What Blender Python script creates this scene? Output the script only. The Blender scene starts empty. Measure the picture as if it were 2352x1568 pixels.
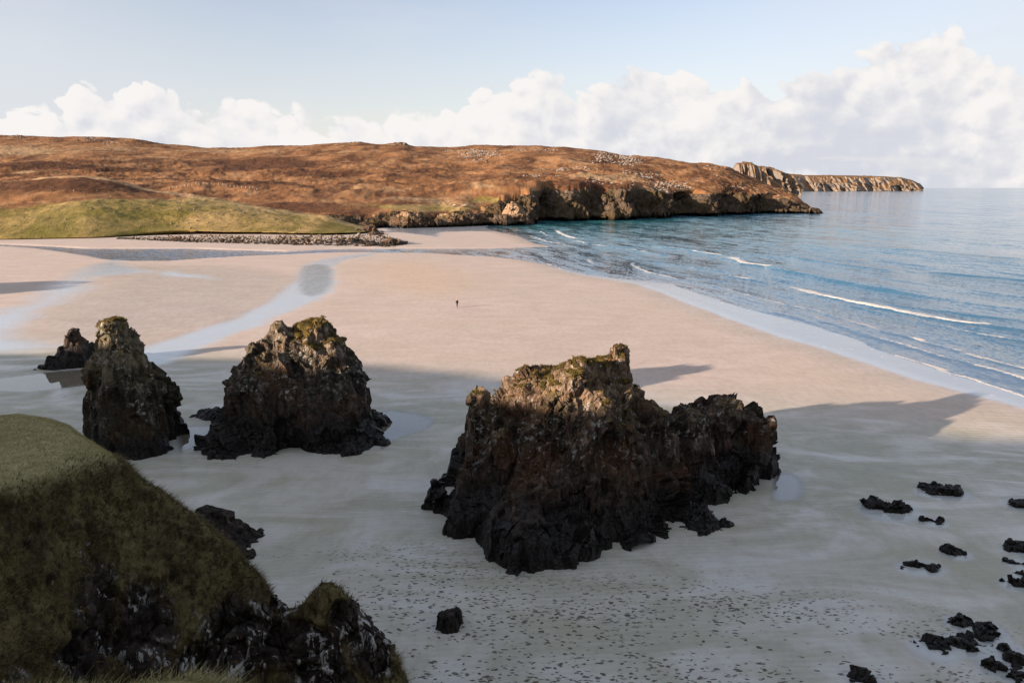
import bpy, bmesh, math, random
import numpy as np
from mathutils import Vector
random.seed(7); RNG = np.random.default_rng(7)
scene = bpy.context.scene
COL = scene.collection
R = math.radians

# ------------------------------------------------------------------ camera, world, sun, exposure
CAM_H = 23.5; LENS = 28.0; PITCH = R(10.91)
FPX = 2352 * LENS / 36.0
cam_d = bpy.data.cameras.new("camera"); cam_d.lens = LENS; cam_d.sensor_width = 36; cam_d.clip_start = 0.2; cam_d.clip_end = 90000
cam = bpy.data.objects.new("camera", cam_d); COL.objects.link(cam)
cam.location = (0, 0, CAM_H); cam.rotation_euler = (math.pi/2 - PITCH, 0, 0); scene.camera = cam
SUN_EL = 12.0
SX, SY = -0.84, -0.545
_l = math.hypot(SX, SY); SX /= _l; SY /= _l
TANEL = math.tan(R(SUN_EL))
sun_d = bpy.data.lights.new("sun", 'SUN'); sun_d.energy = 5.0; sun_d.angle = R(0.53); sun_d.color = (1.0, 0.80, 0.62)
sun = bpy.data.objects.new("sun", sun_d); COL.objects.link(sun); sun.location = (-60, -40, 80)
sun.rotation_euler = Vector((SX*math.cos(R(SUN_EL)), SY*math.cos(R(SUN_EL)), math.sin(R(SUN_EL)))).to_track_quat('Z', 'Y').to_euler()
scene.view_settings.view_transform = 'Standard'; scene.view_settings.look = 'None'
scene.view_settings.gamma = 1.0; scene.view_settings.exposure = 1.3
scene.cycles.max_bounces = 5; scene.cycles.diffuse_bounces = 2; scene.cycles.glossy_bounces = 3
scene.cycles.transparent_max_bounces = 8

# ------------------------------------------------------------------ node helper
class NB:
    def __init__(s, nt): s.nt = nt; s.n = nt.nodes; s.l = nt.links
    def new(s, t, **kw):
        nd = s.n.new(t)
        for k, v in kw.items(): setattr(nd, k, v)
        return nd
    def put(s, sock, v):
        if v is None: return
        if isinstance(v, bpy.types.NodeSocket): s.l.new(v, sock)
        else:
            if isinstance(v, (tuple, list)) and len(v) == 3 and sock.type == 'RGBA': v = (*v, 1)
            sock.default_value = v
    def math(s, op, a, b=None, c=None, clamp=False):
        nd = s.new('ShaderNodeMath', operation=op, use_clamp=clamp)
        for i, v in enumerate((a, b, c)): s.put(nd.inputs[i], v)
        return nd.outputs[0]
    def vmath(s, op, a, b=None):
        nd = s.new('ShaderNodeVectorMath', operation=op); s.put(nd.inputs[0], a); s.put(nd.inputs[1], b)
        return nd.outputs['Value'] if op in ('DOT_PRODUCT', 'LENGTH') else nd.outputs[0]
    def mix(s, f, a, b, typ='MIX'):
        nd = s.new('ShaderNodeMix', data_type='RGBA', blend_type=typ); nd.clamp_factor = True
        s.put(nd.inputs['Factor'], f); s.put(nd.inputs[6], a); s.put(nd.inputs[7], b)
        return nd.outputs[2]
    def fmix(s, f, a, b):
        nd = s.new('ShaderNodeMix', data_type='FLOAT'); nd.clamp_factor = True
        s.put(nd.inputs[0], f); s.put(nd.inputs[2], a); s.put(nd.inputs[3], b)
        return nd.outputs[0]
    def ss(s, v, lo, hi, a=0.0, b=1.0):
        nd = s.new('ShaderNodeMapRange', interpolation_type='SMOOTHSTEP', clamp=True)
        s.put(nd.inputs[0], v); s.put(nd.inputs[1], lo); s.put(nd.inputs[2], hi); s.put(nd.inputs[3], a); s.put(nd.inputs[4], b)
        return nd.outputs[0]
    def noise(s, vec, scale, detail=4, rough=0.55, dist=0.0, norm=True):
        nd = s.new('ShaderNodeTexNoise'); nd.normalize = norm
        s.put(nd.inputs['Vector'], vec); s.put(nd.inputs['Scale'], scale); s.put(nd.inputs['Detail'], detail)
        s.put(nd.inputs['Roughness'], rough); s.put(nd.inputs['Distortion'], dist)
        return nd.outputs[0]
    def voro(s, vec, scale, feature='F1', rnd=1.0, out='Distance'):
        nd = s.new('ShaderNodeTexVoronoi', feature=feature)
        s.put(nd.inputs['Vector'], vec); s.put(nd.inputs['Scale'], scale); s.put(nd.inputs['Randomness'], rnd)
        return nd.outputs[out]
    def map(s, vec, scale=(1, 1, 1), rot=(0, 0, 0), loc=(0, 0, 0)):
        nd = s.new('ShaderNodeMapping'); s.put(nd.inputs[0], vec)
        nd.inputs['Location'].default_value = loc; nd.inputs['Rotation'].default_value = rot; nd.inputs['Scale'].default_value = scale
        return nd.outputs[0]
    def attr(s, name): return s.new('ShaderNodeAttribute', attribute_name=name).outputs['Fac']
    def obj(s): return s.new('ShaderNodeTexCoord').outputs['Object']
    def xyz(s, v):
        nd = s.new('ShaderNodeSeparateXYZ'); s.put(nd.inputs[0], v); return nd.outputs
    def comb(s, x, y, z):
        nd = s.new('ShaderNodeCombineXYZ'); s.put(nd.inputs[0], x); s.put(nd.inputs[1], y); s.put(nd.inputs[2], z); return nd.outputs[0]
    def bump(s, h, strength=0.5, dist=0.1, normal=None):
        nd = s.new('ShaderNodeBump'); s.put(nd.inputs['Height'], h); s.put(nd.inputs['Strength'], strength); s.put(nd.inputs['Distance'], dist)
        s.put(nd.inputs['Normal'], normal); return nd.outputs[0]
    def ramp(s, f, stops, interp='LINEAR'):
        nd = s.new('ShaderNodeValToRGB'); s.put(nd.inputs[0], f); cr = nd.color_ramp; cr.interpolation = interp
        while len(cr.elements) < len(stops): cr.elements.new(0.5)
        for e, (p, c) in zip(cr.elements, stops):
            e.position = p; e.color = (*c, 1) if isinstance(c, (tuple, list)) else (c, c, c, 1)
        return nd.outputs[0]

def material(name):
    m = bpy.data.materials.new(name); m.use_nodes = True; m.node_tree.nodes.clear()
    nb = NB(m.node_tree); out = nb.new('ShaderNodeOutputMaterial'); p = nb.new('ShaderNodeBsdfPrincipled')
    nb.l.new(p.outputs[0], out.inputs[0]); nb.p = p; nb.out = out
    return m, nb
def pset(nb, **kw):
    names = dict(color='Base Color', rough='Roughness', normal='Normal', spec='Specular IOR Level', coat='Coat Weight',
                 coat_rough='Coat Roughness', coat_ior='Coat IOR', ior='IOR', coat_normal='Coat Normal', alpha='Alpha', metal='Metallic')
    for k, v in kw.items(): nb.put(nb.p.inputs[names[k]], v)

# ------------------------------------------------------------------ pixel of the reference frame (2352 wide) -> place in the world
CP, SP = math.cos(PITCH), math.sin(PITCH)
def ray(x, y):
    u = (np.asarray(x, float)-1176)/FPX; v = (np.asarray(y, float)-784)/FPX
    return u, CP - v*SP, -SP - v*CP
def at_z(x, y, z=0.0):
    a, b, c = ray(x, y); t = (z-CAM_H)/np.minimum(c, -1e-5); return a*t, b*t
def at_Y(x, y, Y):
    a, b, c = ray(x, y); t = Y/b; return a*t, b*t, CAM_H + c*t
def elev(y, x=1176):
    a, b, c = ray(x, y); return math.atan2(c, math.hypot(a, b))
def azim(x, y=300):
    a, b, c = ray(x, y); return math.atan2(a, b)
def ground_poly(pts): return np.array([at_z(x, y) for x, y in pts], float).reshape(-1, 2)

# ------------------------------------------------------------------ numpy noise
def h3(ix, iy, iz, seed):
    with np.errstate(over='ignore'):
        h = ix.astype(np.uint32)*np.uint32(374761393) ^ iy.astype(np.uint32)*np.uint32(668265263) ^ iz.astype(np.uint32)*np.uint32(2147483647 - 58) ^ np.uint32((seed*1274126177) & 0xffffffff)
        h = (h ^ (h >> np.uint32(13)))*np.uint32(1274126177); h = (h ^ (h >> np.uint32(16)))*np.uint32(2246822519); h = h ^ (h >> np.uint32(15))
    return h
def h3f(ix, iy, iz, seed): return (h3(ix, iy, iz, seed) >> np.uint32(8)).astype(np.float32)/np.float32(1 << 24)
def vnoise(p, seed=0):
    p = np.asarray(p, np.float32); i = np.floor(p).astype(np.int64); f = p - i; f = f*f*f*(f*(f*6-15)+10); r = 0
    for dx in (0, 1):
        wx = f[:, 0] if dx else 1-f[:, 0]
        for dy in (0, 1):
            wy = f[:, 1] if dy else 1-f[:, 1]
            for dz in (0, 1):
                wz = f[:, 2] if dz else 1-f[:, 2]
                r = r + h3f(i[:, 0]+dx, i[:, 1]+dy, i[:, 2]+dz, seed)*wx*wy*wz
    return r*2-1
def fbm(p, octv=4, gain=0.5, lac=2.03, seed=0):
    p = np.asarray(p, np.float32); a = 1.0; s = 0; tot = 0
    for o in range(octv): s = s + a*vnoise(p, seed+o*17); tot += a; a *= gain; p = p*lac + 13.7
    return s/tot
def voro(p, seed=0):
    """F1, F2, one random per cell, tilt vector per cell, offset to the cell centre"""
    p = np.asarray(p, np.float32); i = np.floor(p).astype(np.int64); f = (p - i).astype(np.float32)
    n = len(p); d1 = np.full(n, 9e9, np.float32); d2 = d1.copy(); cid = np.zeros((n, 3), np.int64); off = np.zeros((n, 3), np.float32)
    for dx in (-1, 0, 1):
        for dy in (-1, 0, 1):
            for dz in (-1, 0, 1):
                cx, cy, cz = i[:, 0]+dx, i[:, 1]+dy, i[:, 2]+dz
                h = h3(cx, cy, cz, seed)
                vx = dx + (h & 1023).astype(np.float32)/1023 - f[:, 0]
                vy = dy + ((h >> np.uint32(10)) & 1023).astype(np.float32)/1023 - f[:, 1]
                vz = dz + ((h >> np.uint32(20)) & 1023).astype(np.float32)/1023 - f[:, 2]
                d = vx*vx + vy*vy + vz*vz
                m = d < d1
                d2 = np.where(m, d1, np.minimum(d2, d))
                d1 = np.where(m, d, d1)
                cid[m, 0] = cx[m]; cid[m, 1] = cy[m]; cid[m, 2] = cz[m]
                off[m, 0] = -vx[m]; off[m, 1] = -vy[m]; off[m, 2] = -vz[m]
    rnd = h3f(cid[:, 0], cid[:, 1], cid[:, 2], seed+101)
    tilt = np.stack([h3f(cid[:, 0], cid[:, 1], cid[:, 2], seed+k) for k in (201, 301, 401)], 1)*2-1
    return np.sqrt(d1), np.sqrt(d2), rnd, tilt, off
def poly_sd(P, poly, closed=True):
    """distance to a polygon outline, negative inside"""
    P = np.asarray(P, np.float64); x, y = P[:, 0], P[:, 1]; d = np.full(len(P), 1e18); ins = np.zeros(len(P), bool); n = len(poly)
    for k in range(n if closed else n-1):
        ax, ay = poly[k]; bx, by = poly[(k+1) % n]
        ex, ey = bx-ax, by-ay; wx, wy = x-ax, y-ay
        t = np.clip((wx*ex + wy*ey)/max(ex*ex+ey*ey, 1e-12), 0, 1)
        d = np.minimum(d, (wx-ex*t)**2 + (wy-ey*t)**2)
        if closed and ay != by:
            c = ((ay > y) != (by > y)) & (x < ex*(y-ay)/(by-ay) + ax); ins ^= c
    d = np.sqrt(d); return np.where(ins, -d, d)
def sstep(a, b, v):
    t = np.clip((np.asarray(v)-a)/(b-a), 0, 1); return t*t*(3-2*t)

# ------------------------------------------------------------------ object helpers
def tag(o, label=None, cat=None, group=None, kind=None):
    if label: o['label'] = label
    if cat: o['category'] = cat
    if group: o['group'] = group
    if kind: o['kind'] = kind
    return o
def link(name, me, mat=None, parent=None, loc=(0, 0, 0)):
    o = bpy.data.objects.new(name, me); COL.objects.link(o); o.location = loc
    if mat is not None and me is not None: me.materials.append(mat)
    if parent is not None: o.parent = parent
    return o
def mesh_np(name, V, F, smooth=True, attrs=None):
    """V (n,3); F (m,k) array of quads or triangles"""
    me = bpy.data.meshes.new(name); V = np.ascontiguousarray(V, np.float32); F = np.ascontiguousarray(F, np.int32); k = F.shape[1]
    me.vertices.add(len(V)); me.vertices.foreach_set('co', V.ravel())
    me.loops.add(F.size); me.loops.foreach_set('vertex_index', F.ravel())
    me.polygons.add(len(F)); me.polygons.foreach_set('loop_start', np.arange(0, F.size, k, dtype=np.int32))
    me.update(calc_edges=True)
    me.polygons.foreach_set('use_smooth', np.full(len(F), smooth))
    for an, av in (attrs or {}).items():
        a = me.attributes.new(an, 'FLOAT', 'POINT'); a.data.foreach_set('value', np.ascontiguousarray(av, np.float32))
    me.validate(); return me
def grid_faces(nr, nc):
    i = np.arange((nr-1)*nc).reshape(nr-1, nc)[:, :-1].ravel()
    return np.stack([i, i+1, i+nc+1, i+nc], 1)
def grid_normals(P):
    du = np.gradient(P, axis=1); dv = np.gradient(P, axis=0); n = np.cross(du, dv)
    n /= np.maximum(np.linalg.norm(n, axis=2, keepdims=True), 1e-9); return n

# rows of traced contours -> surface; every row is (xs, ys, Ys): frame pixel and distance, or (xs, ys, ('z', h)) on a level
def gsm(xs, v, sg):
    d = np.gradient(xs).mean(); k = int(3*sg/d)+1; t = np.arange(-k, k+1)*d; g = np.exp(-(t/sg)**2/2); g /= g.sum()
    return np.convolve(np.concatenate([np.full(k, v[0]), v, np.full(k, v[-1])]), g, 'valid')
SMOOTH = [0, 0]
def row_points(row, xs):
    X, Yp, D = row[:3]
    if isinstance(Yp, tuple):                       # a height instead of a traced pixel row
        d = np.interp(xs, X, D); zz = np.interp(xs, X, Yp[1]) if hasattr(Yp[1], '__len__') else np.full_like(d, Yp[1])
        yp = 784 + FPX*np.tan(np.arctan2(CAM_H-zz, d)-PITCH); x, y, z = at_Y(xs, yp, d); return np.stack([x, y, z], 1), yp
    yp = np.interp(xs, X, Yp)
    if SMOOTH[0]: yp = gsm(xs, yp, SMOOTH[0])
    if SMOOTH[1] and hasattr(D, '__len__') and not isinstance(D, tuple):
        x, y, z = at_Y(xs, yp, gsm(xs, np.interp(xs, X, D), SMOOTH[1])); return np.stack([x, y, z], 1), yp
    if isinstance(D, tuple):
        gx, gy = at_z(xs, yp, D[1]); return np.stack([gx, gy, np.full_like(gx, D[1])], 1), yp
    d = np.interp(xs, X, D) if hasattr(D, '__len__') else np.full_like(xs, D)
    x, y, z = at_Y(xs, yp, d); return np.stack([x, y, z], 1), yp
def rows_surface(rows, xs, subs):
    pts = []; px = []
    R_ = [row_points(r, xs) for r in rows]
    for k in range(len(rows)-1):
        n = subs[k]; e = 1 if k == len(rows)-2 else 0
        for j in range(n+e):
            t = j/n; pts.append(R_[k][0]*(1-t) + R_[k+1][0]*t); px.append(R_[k][1]*(1-t) + R_[k+1][1]*t)
    P = np.array(pts); py = np.array(px); return P, np.broadcast_to(xs, py.shape).copy(), py
def smooth_rows(P, n=2):
    for _ in range(n):
        Q = P.copy(); Q[1:-1] = (P[:-2] + 2*P[1:-1] + P[2:])/4; P = Q
    return P

# ------------------------------------------------------------------ sky and clouds
W = bpy.data.worlds.new("World"); scene.world = W; W.use_nodes = True; W.node_tree.nodes.clear()
w = NB(W.node_tree); wout = w.new('ShaderNodeOutputWorld'); bg = w.new('ShaderNodeBackground'); w.l.new(bg.outputs[0], wout.inputs[0])
sky = w.new('ShaderNodeTexSky', sky_type='NISHITA'); sky.sun_disc = False; sky.sun_elevation = R(SUN_EL)
sky.sun_rotation = math.atan2(SX, SY) % (2*math.pi); sky.altitude = 20; sky.air_density = 1.0; sky.dust_density = 0.6; sky.ozone_density = 1.0
SKY_K = 0.080
bg.inputs[1].default_value = SKY_K
direc = w.new('ShaderNodeTexCoord').outputs['Generated']
dx, dy, dz = w.xyz(direc)
az = w.math('ARCTAN2', dx, dy)
el = w.math('ARCSINE', dz)
# height of the cloud bank round the compass (a ramp over azimuth -0.75..0.75 rad)
CT = [(-200, 270), (20, 275), (60, 262), (150, 255), (180, 212), (290, 197), (385, 207), (430, 250), (480, 285), (512, 252), (600, 240), (680, 262), (740, 292),
      (790, 285), (835, 250), (880, 276), (960, 272), (1050, 255), (1110, 205), (1200, 182), (1290, 178), (1340, 205), (1390, 175), (1560, 170),
      (1680, 205), (1850, 190), (1980, 145), (2090, 110), (2185, 70), (2230, 125), (2300, 170), (2500, 190)]
A0, A1 = -0.75, 0.75; EMAX = 0.30
stops = [((azim(x, y)-A0)/(A1-A0), max(0.0, elev(y, x))/EMAX) for x, y in CT]
azn = w.ss(az, A0, A1); nd = azn.node; nd.interpolation_type = 'LINEAR'
top = w.math('MULTIPLY', w.ramp(azn, stops, 'EASE'), EMAX)
sph = w.comb(az, w.math('MULTIPLY', el, 1.15), 0.0)
def cloud_density(v, e):
    n1 = w.noise(v, 10.0, 2, 0.5, 0.0, False)
    n2 = w.noise(v, 34.0, 5, 0.50, 0.2, False)
    vw = w.vmath('ADD', v, w.vmath('MULTIPLY', w.comb(n2, n1, 0.0), (0.012, 0.012, 0.0)))
    b1 = w.math('POWER', w.voro(vw, 22.0), 2.0); b2 = w.math('POWER', w.voro(vw, 52.0), 2.0)
    puff = w.math('ADD', w.math('MULTIPLY', w.math('SUBTRACT', 0.35, b1), 0.036), w.math('MULTIPLY', w.math('SUBTRACT', 0.35, b2), 0.018))
    d = w.math('ADD', w.math('SUBTRACT', top, e), w.math('ADD', puff, w.math('ADD', w.math('MULTIPLY', n1, 0.006), w.math('MULTIPLY', n2, 0.013))))
    return d, puff, n2
d0, puff0, n20 = cloud_density(sph, el)
sph_l = w.vmath('ADD', sph, (-0.010, 0.012, 0.0))
d1_, puff1, n21 = cloud_density(sph_l, w.math('ADD', el, 0.010))
edge = w.fmix(w.ss(w.noise(sph, 6.0, 2), 0.35, 0.7), 0.0025, 0.011)
mask = w.ss(w.math('DIVIDE', d0, edge), -0.25, 1.0)
# thin breaks in the lower bank and grey streaks over the sea horizon
streak = w.noise(w.comb(w.math('MULTIPLY', az, 5.0), w.math('MULTIPLY', el, 42.0), 3.0), 1.0, 5, 0.55)
gap = w.math('MULTIPLY', w.ss(streak, 0.48, 0.64), w.math('MULTIPLY', w.ss(az, 0.10, 0.38), w.ss(el, 0.062, 0.035)))
soft = w.noise(w.vmath('ADD', sph, (4.0, 2.0, 0)), 6.0, 6, 0.6)
lit = w.math('ADD', w.math('MULTIPLY', w.math('SUBTRACT', d0, d1_), 14.0), 0.50)
lit = w.math('ADD', lit, w.math('MULTIPLY', w.math('SUBTRACT', soft, 0.5), 2.2))
deep = w.ss(d0, 0.01, 0.11)
lit = w.math('SUBTRACT', lit, w.math('MULTIPLY', deep, 0.34), clamp=True)
CE = 2.0**scene.view_settings.exposure
def rad(r, g, b): return (r/CE/SKY_K, g/CE/SKY_K, b/CE/SKY_K)
cloud_col = w.mix(w.ss(lit, 0.0, 0.85), rad(0.67, 0.69, 0.76), rad(0.94, 0.91, 0.89))
veil = w.noise(w.comb(w.math('MULTIPLY', az, 2.0), w.math('MULTIPLY', el, 6.0), 9.0), 2.0, 6, 0.6)
pale = w.math('ADD', w.ss(el, 0.30, 0.04, 0.10, 0.55), w.math('MULTIPLY', w.ss(veil, 0.45, 0.8), 0.25))
pale = w.math('ADD', pale, w.math('MULTIPLY', w.ss(w.math('ABSOLUTE', w.math('ADD', az, 0.02)), 0.18, 0.62), 0.38), clamp=True)
clear = w.mix(pale, w.mix(1.0, sky.outputs[0], (1.15, 0.98, 1.04), 'MULTIPLY'), rad(0.74, 0.77, 0.83))
skycol = w.mix(w.math('MULTIPLY', mask, w.math('SUBTRACT', 1.0, w.math('MULTIPLY', gap, 0.55))), clear, cloud_col)
w.l.new(skycol, bg.inputs[0])

# ------------------------------------------------------------------ shore lines and wet patches, traced and laid on the ground
SAND_EDGE = [(2900, 1110), (2352, 941), (2243, 912), (2171, 893), (2099, 874), (2003, 840), (1907, 809), (1787, 774), (1699, 743), (1615, 712), (1551, 687), (1503, 667),
             (1461, 653), (1419, 645), (1349, 634), (1293, 622), (1261, 611), (1219, 597)]
WATER_EDGE = [(2900, 1060), (2349, 912), (2267, 884), (2171, 857), (2075, 824), (2027, 807), (1955, 783), (1883, 754), (1787, 729), (1699, 706), (1640, 688), (1587, 670), (1534, 652),
              (1470, 645), (1419, 641), (1349, 632), (1293, 621), (1261, 610), (1219, 597)]
COVE = [(1240, 583), (1244, 570), (1258, 566), (1219, 558), (1191, 544), (1160, 537), (1128, 530), (1110, 522), (1130, 512), (1235, 500), (1500, 480), (1900, 431.6), (3300, 431.6), (3300, 1060)]
SEA = ground_poly(WATER_EDGE + COVE)
SWASH = ground_poly(SAND_EDGE + COVE)
STREAM = ground_poly([(1300, 572), (1241, 568), (1135, 571), (939, 571), (897, 572), (827, 571), (743, 573), (659, 578), (560, 575), (448, 571), (280, 571), (196, 571), (112, 566), (0, 561), (-300, 556),
          (-300, 560), (0, 565), (84, 571), (140, 578), (202, 588), (252, 597), (308, 600), (392, 600), (476, 594), (560, 589), (659, 585), (743, 581), (827, 580), (911, 581), (981, 581),
          (1051, 585), (1135, 589), (1219, 598), (1300, 615)])
RUN = ground_poly([(885, 580), (830, 585), (770, 592), (735, 600), (700, 609), (690, 625), (660, 660), (600, 700), (520, 740), (420, 768), (345, 795), (300, 815), (330, 850), (390, 842), (440, 815),
       (500, 790), (600, 752), (690, 712), (745, 690), (775, 660), (768, 612), (800, 600), (850, 589)])
POOL = ground_poly([(700, 613), (690, 630), (682, 655), (690, 680), (715, 686), (745, 678), (765, 655), (764, 622), (752, 610), (720, 608)])
LEFTFILM = ground_poly([(262, 597), (232, 605), (160, 632), (100, 668), (40, 705), (-80, 740), (-300, 800), (-300, 850), (30, 815), (140, 800), (60, 780), (70, 750), (110, 716), (170, 688), (230, 662),
            (205, 655), (215, 640), (300, 632), (360, 628), (330, 620), (290, 608)])
STREAK = ground_poly([(345, 630), (400, 625), (450, 632), (560, 647), (500, 647), (420, 641), (370, 638)])
POOLS = [ground_poly(p) for p in (
    [(-60, 880), (40, 868), (120, 858), (200, 852), (215, 890), (140, 900), (60, 908), (-30, 905)],
    [(-100, 846), (0, 842), (85, 843), (20, 856), (-80, 858)],
    [(400, 990), (450, 984), (495, 985), (480, 1020), (455, 1035), (410, 1050)],
    [(855, 955), (900, 948), (960, 958), (1000, 972), (985, 990), (940, 1005), (900, 1020), (880, 1040), (860, 1010)],
    [(1770, 1095), (1815, 1092), (1840, 1105), (1845, 1130), (1838, 1155), (1805, 1162), (1770, 1155)],
    [(2305, 1148), (2340, 1142), (2400, 1160), (2360, 1172)])]
CHANNEL = ground_poly([(880, 522), (1000, 520), (1110, 517), (1150, 522), (1150, 532), (1080, 531), (1016, 534), (1005, 545), (960, 540), (895, 533)])
DAMP = ground_poly([(230, 610), (420, 612), (560, 615), (680, 640), (640, 700), (560, 740), (350, 790), (60, 790), (70, 750), (160, 695), (240, 650)])
FOOT = ground_poly([(560, 1275), (800, 1262), (1000, 1240), (1100, 1290), (1300, 1330), (1500, 1290), (1750, 1330), (2000, 1370), (2200, 1430), (2352, 1470), (2500, 1800), (500, 1800)])
TANP = ground_poly([(840, 610), (950, 600), (1060, 630), (1080, 660), (1000, 680), (900, 665), (840, 640)])

FLAT = [  # x range, top y, bottom y, peak at, label
    (2112, 2202, 1115, 1146, .9, "dark jagged rock with a raised right end, farthest from the viewer on the shaded sand"),
    (1985, 2090, 1150, 1195, .2, "black rock with two humps and a dip between, right of the biggest stack"),
    (2116, 2162, 1196, 1212, .4, "small flat dark rock right of the two humped rock"),
    (2318, 2372, 1153, 1172, .6, "dark rock in a shallow puddle at the right edge of the photo"),
    (2168, 2217, 1266, 1288, .4, "small pointed dark rock alone on the pale sand"),
    (2066, 2150, 1296, 1322, .5, "low flat patch of black weedy rock lying left of the pointed rock"),
    (2316, 2420, 1254, 1282, .7, "uppermost of the black rocks that cluster at the right edge"),
    (2312, 2400, 1296, 1306, .5, "thin sliver of black rock just below the uppermost edge rock"),
    (2330, 2400, 1322, 1334, .5, "smallest black rock among those at the right edge"),
    (2306, 2360, 1339, 1358, .4, "ragged black rock lowest of the right edge cluster"),
    (2180, 2226, 1428, 1450, .5, "dark rock at the top of the corner group"),
    (2108, 2176, 1472, 1518, .6, "large ragged black rock, leftmost of the corner group"),
    (2156, 2284, 1459, 1508, .4, "long black rock slanting down to the right in the middle of the corner group"),
    (2246, 2292, 1446, 1466, .5, "small dark rock above the long slanting one in the corner"),
    (2250, 2302, 1464, 1484, .5, "dark rock tucked between the long slanting one and the small upper one"),
    (2300, 2334, 1490, 1514, .4, "small ragged rock right of the long slanting one"),
    (2250, 2352, 1518, 1556, .3, "long black ridge of rock running to the bottom right corner"),
    (2320, 2420, 1546, 1590, .5, "black rock half cut off by the bottom right corner"),
    (1956, 1998, 1560, 1582, .5, "black rock cut off by the bottom edge, left of the corner group")]
# ------------------------------------------------------------------ sand sheet
ys = np.concatenate([np.arange(1960, 1300, -9.0), np.arange(1300, 640, -3.0), np.arange(640, 500, -1.2), np.linspace(500, 468, 14)])
xs = np.concatenate([np.linspace(-900, -120, 60), np.arange(-110, 2470, 4.5), np.linspace(2480, 3300, 50)])
gx, gy = at_z(xs[None, :].repeat(len(ys), 0), ys[:, None].repeat(len(xs), 1))
XY = np.stack([gx.ravel(), gy.ravel()], 1)
P3 = np.concatenate([XY, np.zeros((len(XY), 1))], 1)
sd_sea = poly_sd(XY, SEA); sd_sw = poly_sd(XY, SWASH); sd_st = poly_sd(XY, STREAM); sd_run = poly_sd(XY, RUN); sd_pool = poly_sd(XY, POOL)
wob = fbm(P3/9.0, 4, seed=3)*1.6
sz = 0.04 + 0.30*sstep(0, 60, sd_sea) + 0.05*fbm(P3/14.0, 3, seed=5)
sz = np.where(sd_sea < 0, 0.04 + np.clip(sd_sea, -80, 0)*0.03, sz)
sz = sz - 0.62*(1-sstep(-1.2, 1.6, sd_st + wob*0.25)) * (1-sstep(0, 3, -sd_sea))
sz = sz - 0.05*(1-sstep(-2.0, 1.5, sd_run))
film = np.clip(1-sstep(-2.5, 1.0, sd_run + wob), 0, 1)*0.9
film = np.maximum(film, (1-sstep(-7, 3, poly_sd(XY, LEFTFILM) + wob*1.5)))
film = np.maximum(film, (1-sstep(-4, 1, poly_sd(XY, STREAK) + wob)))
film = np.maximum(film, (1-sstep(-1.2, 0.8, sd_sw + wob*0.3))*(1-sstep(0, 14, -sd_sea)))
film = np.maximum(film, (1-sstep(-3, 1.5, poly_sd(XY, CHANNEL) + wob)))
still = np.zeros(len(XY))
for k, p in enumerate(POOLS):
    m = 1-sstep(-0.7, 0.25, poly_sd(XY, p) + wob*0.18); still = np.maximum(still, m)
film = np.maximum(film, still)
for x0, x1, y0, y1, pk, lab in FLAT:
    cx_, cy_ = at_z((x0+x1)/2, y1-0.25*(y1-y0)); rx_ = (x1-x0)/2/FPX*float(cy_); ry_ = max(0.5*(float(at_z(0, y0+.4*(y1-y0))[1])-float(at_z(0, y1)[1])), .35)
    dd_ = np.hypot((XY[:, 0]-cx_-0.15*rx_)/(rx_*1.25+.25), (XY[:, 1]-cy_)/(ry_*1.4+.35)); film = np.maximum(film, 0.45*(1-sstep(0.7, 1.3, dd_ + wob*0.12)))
damp = (1-sstep(-10, 8, poly_sd(XY, DAMP) + wob*2))
damp = np.maximum(damp, 0.8*(1-sstep(0.0, 9.0, sd_sw)))
foot = (1-sstep(-5, 2.5, poly_sd(XY, FOOT) + wob*0.7))
tanm = (1-sstep(-12, 14, poly_sd(XY, TANP) + wob))
swm = (1-sstep(-3.5, 0.5, sd_sw))*(1-sstep(2, 16, -sd_sea))
pebb = (1-sstep(-2, 1, sd_pool + wob*0.3))
still = np.clip(still, 0, 1)
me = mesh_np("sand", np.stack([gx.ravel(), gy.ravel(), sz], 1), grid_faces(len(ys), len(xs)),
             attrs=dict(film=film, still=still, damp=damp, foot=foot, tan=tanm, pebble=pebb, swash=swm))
m_sand, nb = material("sand"); o = nb.obj()
c1 = nb.noise(o, 0.035, 5, 0.6); c2 = nb.noise(nb.map(o, (0.7, 1.2, 1), (0, 0, 0.55)), 0.16, 6, 0.62, 0.8); c3 = nb.noise(o, 9.0, 3, 0.7)
base = nb.mix(nb.ss(c2, 0.36, 0.66), (0.52, 0.415, 0.355), (0.58, 0.475, 0.415))
base = nb.mix(nb.ss(c1, 0.35, 0.7, 0.0, 0.5), base, (0.50, 0.43, 0.35))
base = nb.mix(nb.math('MULTIPLY', nb.attr('tan'), 0.55), base, (0.58, 0.42, 0.29))
y_ = nb.xyz(o)[1]
near = nb.ss(nb.math('ADD', y_, nb.math('MULTIPLY', nb.xyz(o)[0], 0.35)), 106.0, 80.0)                      # shadowed lower beach: cool green shade tint painted into the streaked sand
sw1 = nb.noise(nb.map(o, (0.5, 1.0, 1), (0, 0, -0.45)), 0.13, 6, 0.58, 2.4)
lower = nb.mix(nb.ss(sw1, 0.36, 0.62), (0.335, 0.355, 0.265), (0.50, 0.505, 0.455))
base = nb.mix(nb.math('MULTIPLY', near, 0.8), base, lower)
base = nb.mix(nb.math('MULTIPLY', nb.attr('damp'), nb.ss(c2, 0.2, 0.7, 0.75, 0.4)), base, (0.37, 0.30, 0.245))
grain = nb.noise(nb.map(o, (1.3, 0.55, 1), (0, 0, 0.12)), 1.0, 4, 0.75)
base = nb.mix(nb.ss(grain, 0.42, 0.68, 0.0, nb.fmix(nb.attr('damp'), 0.22, 0.45)), base, (0.27, 0.22, 0.185))
base = nb.mix(nb.ss(c3, 0.3, 0.75, 0.0, 0.12), base, (0.27, 0.22, 0.18))
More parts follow.
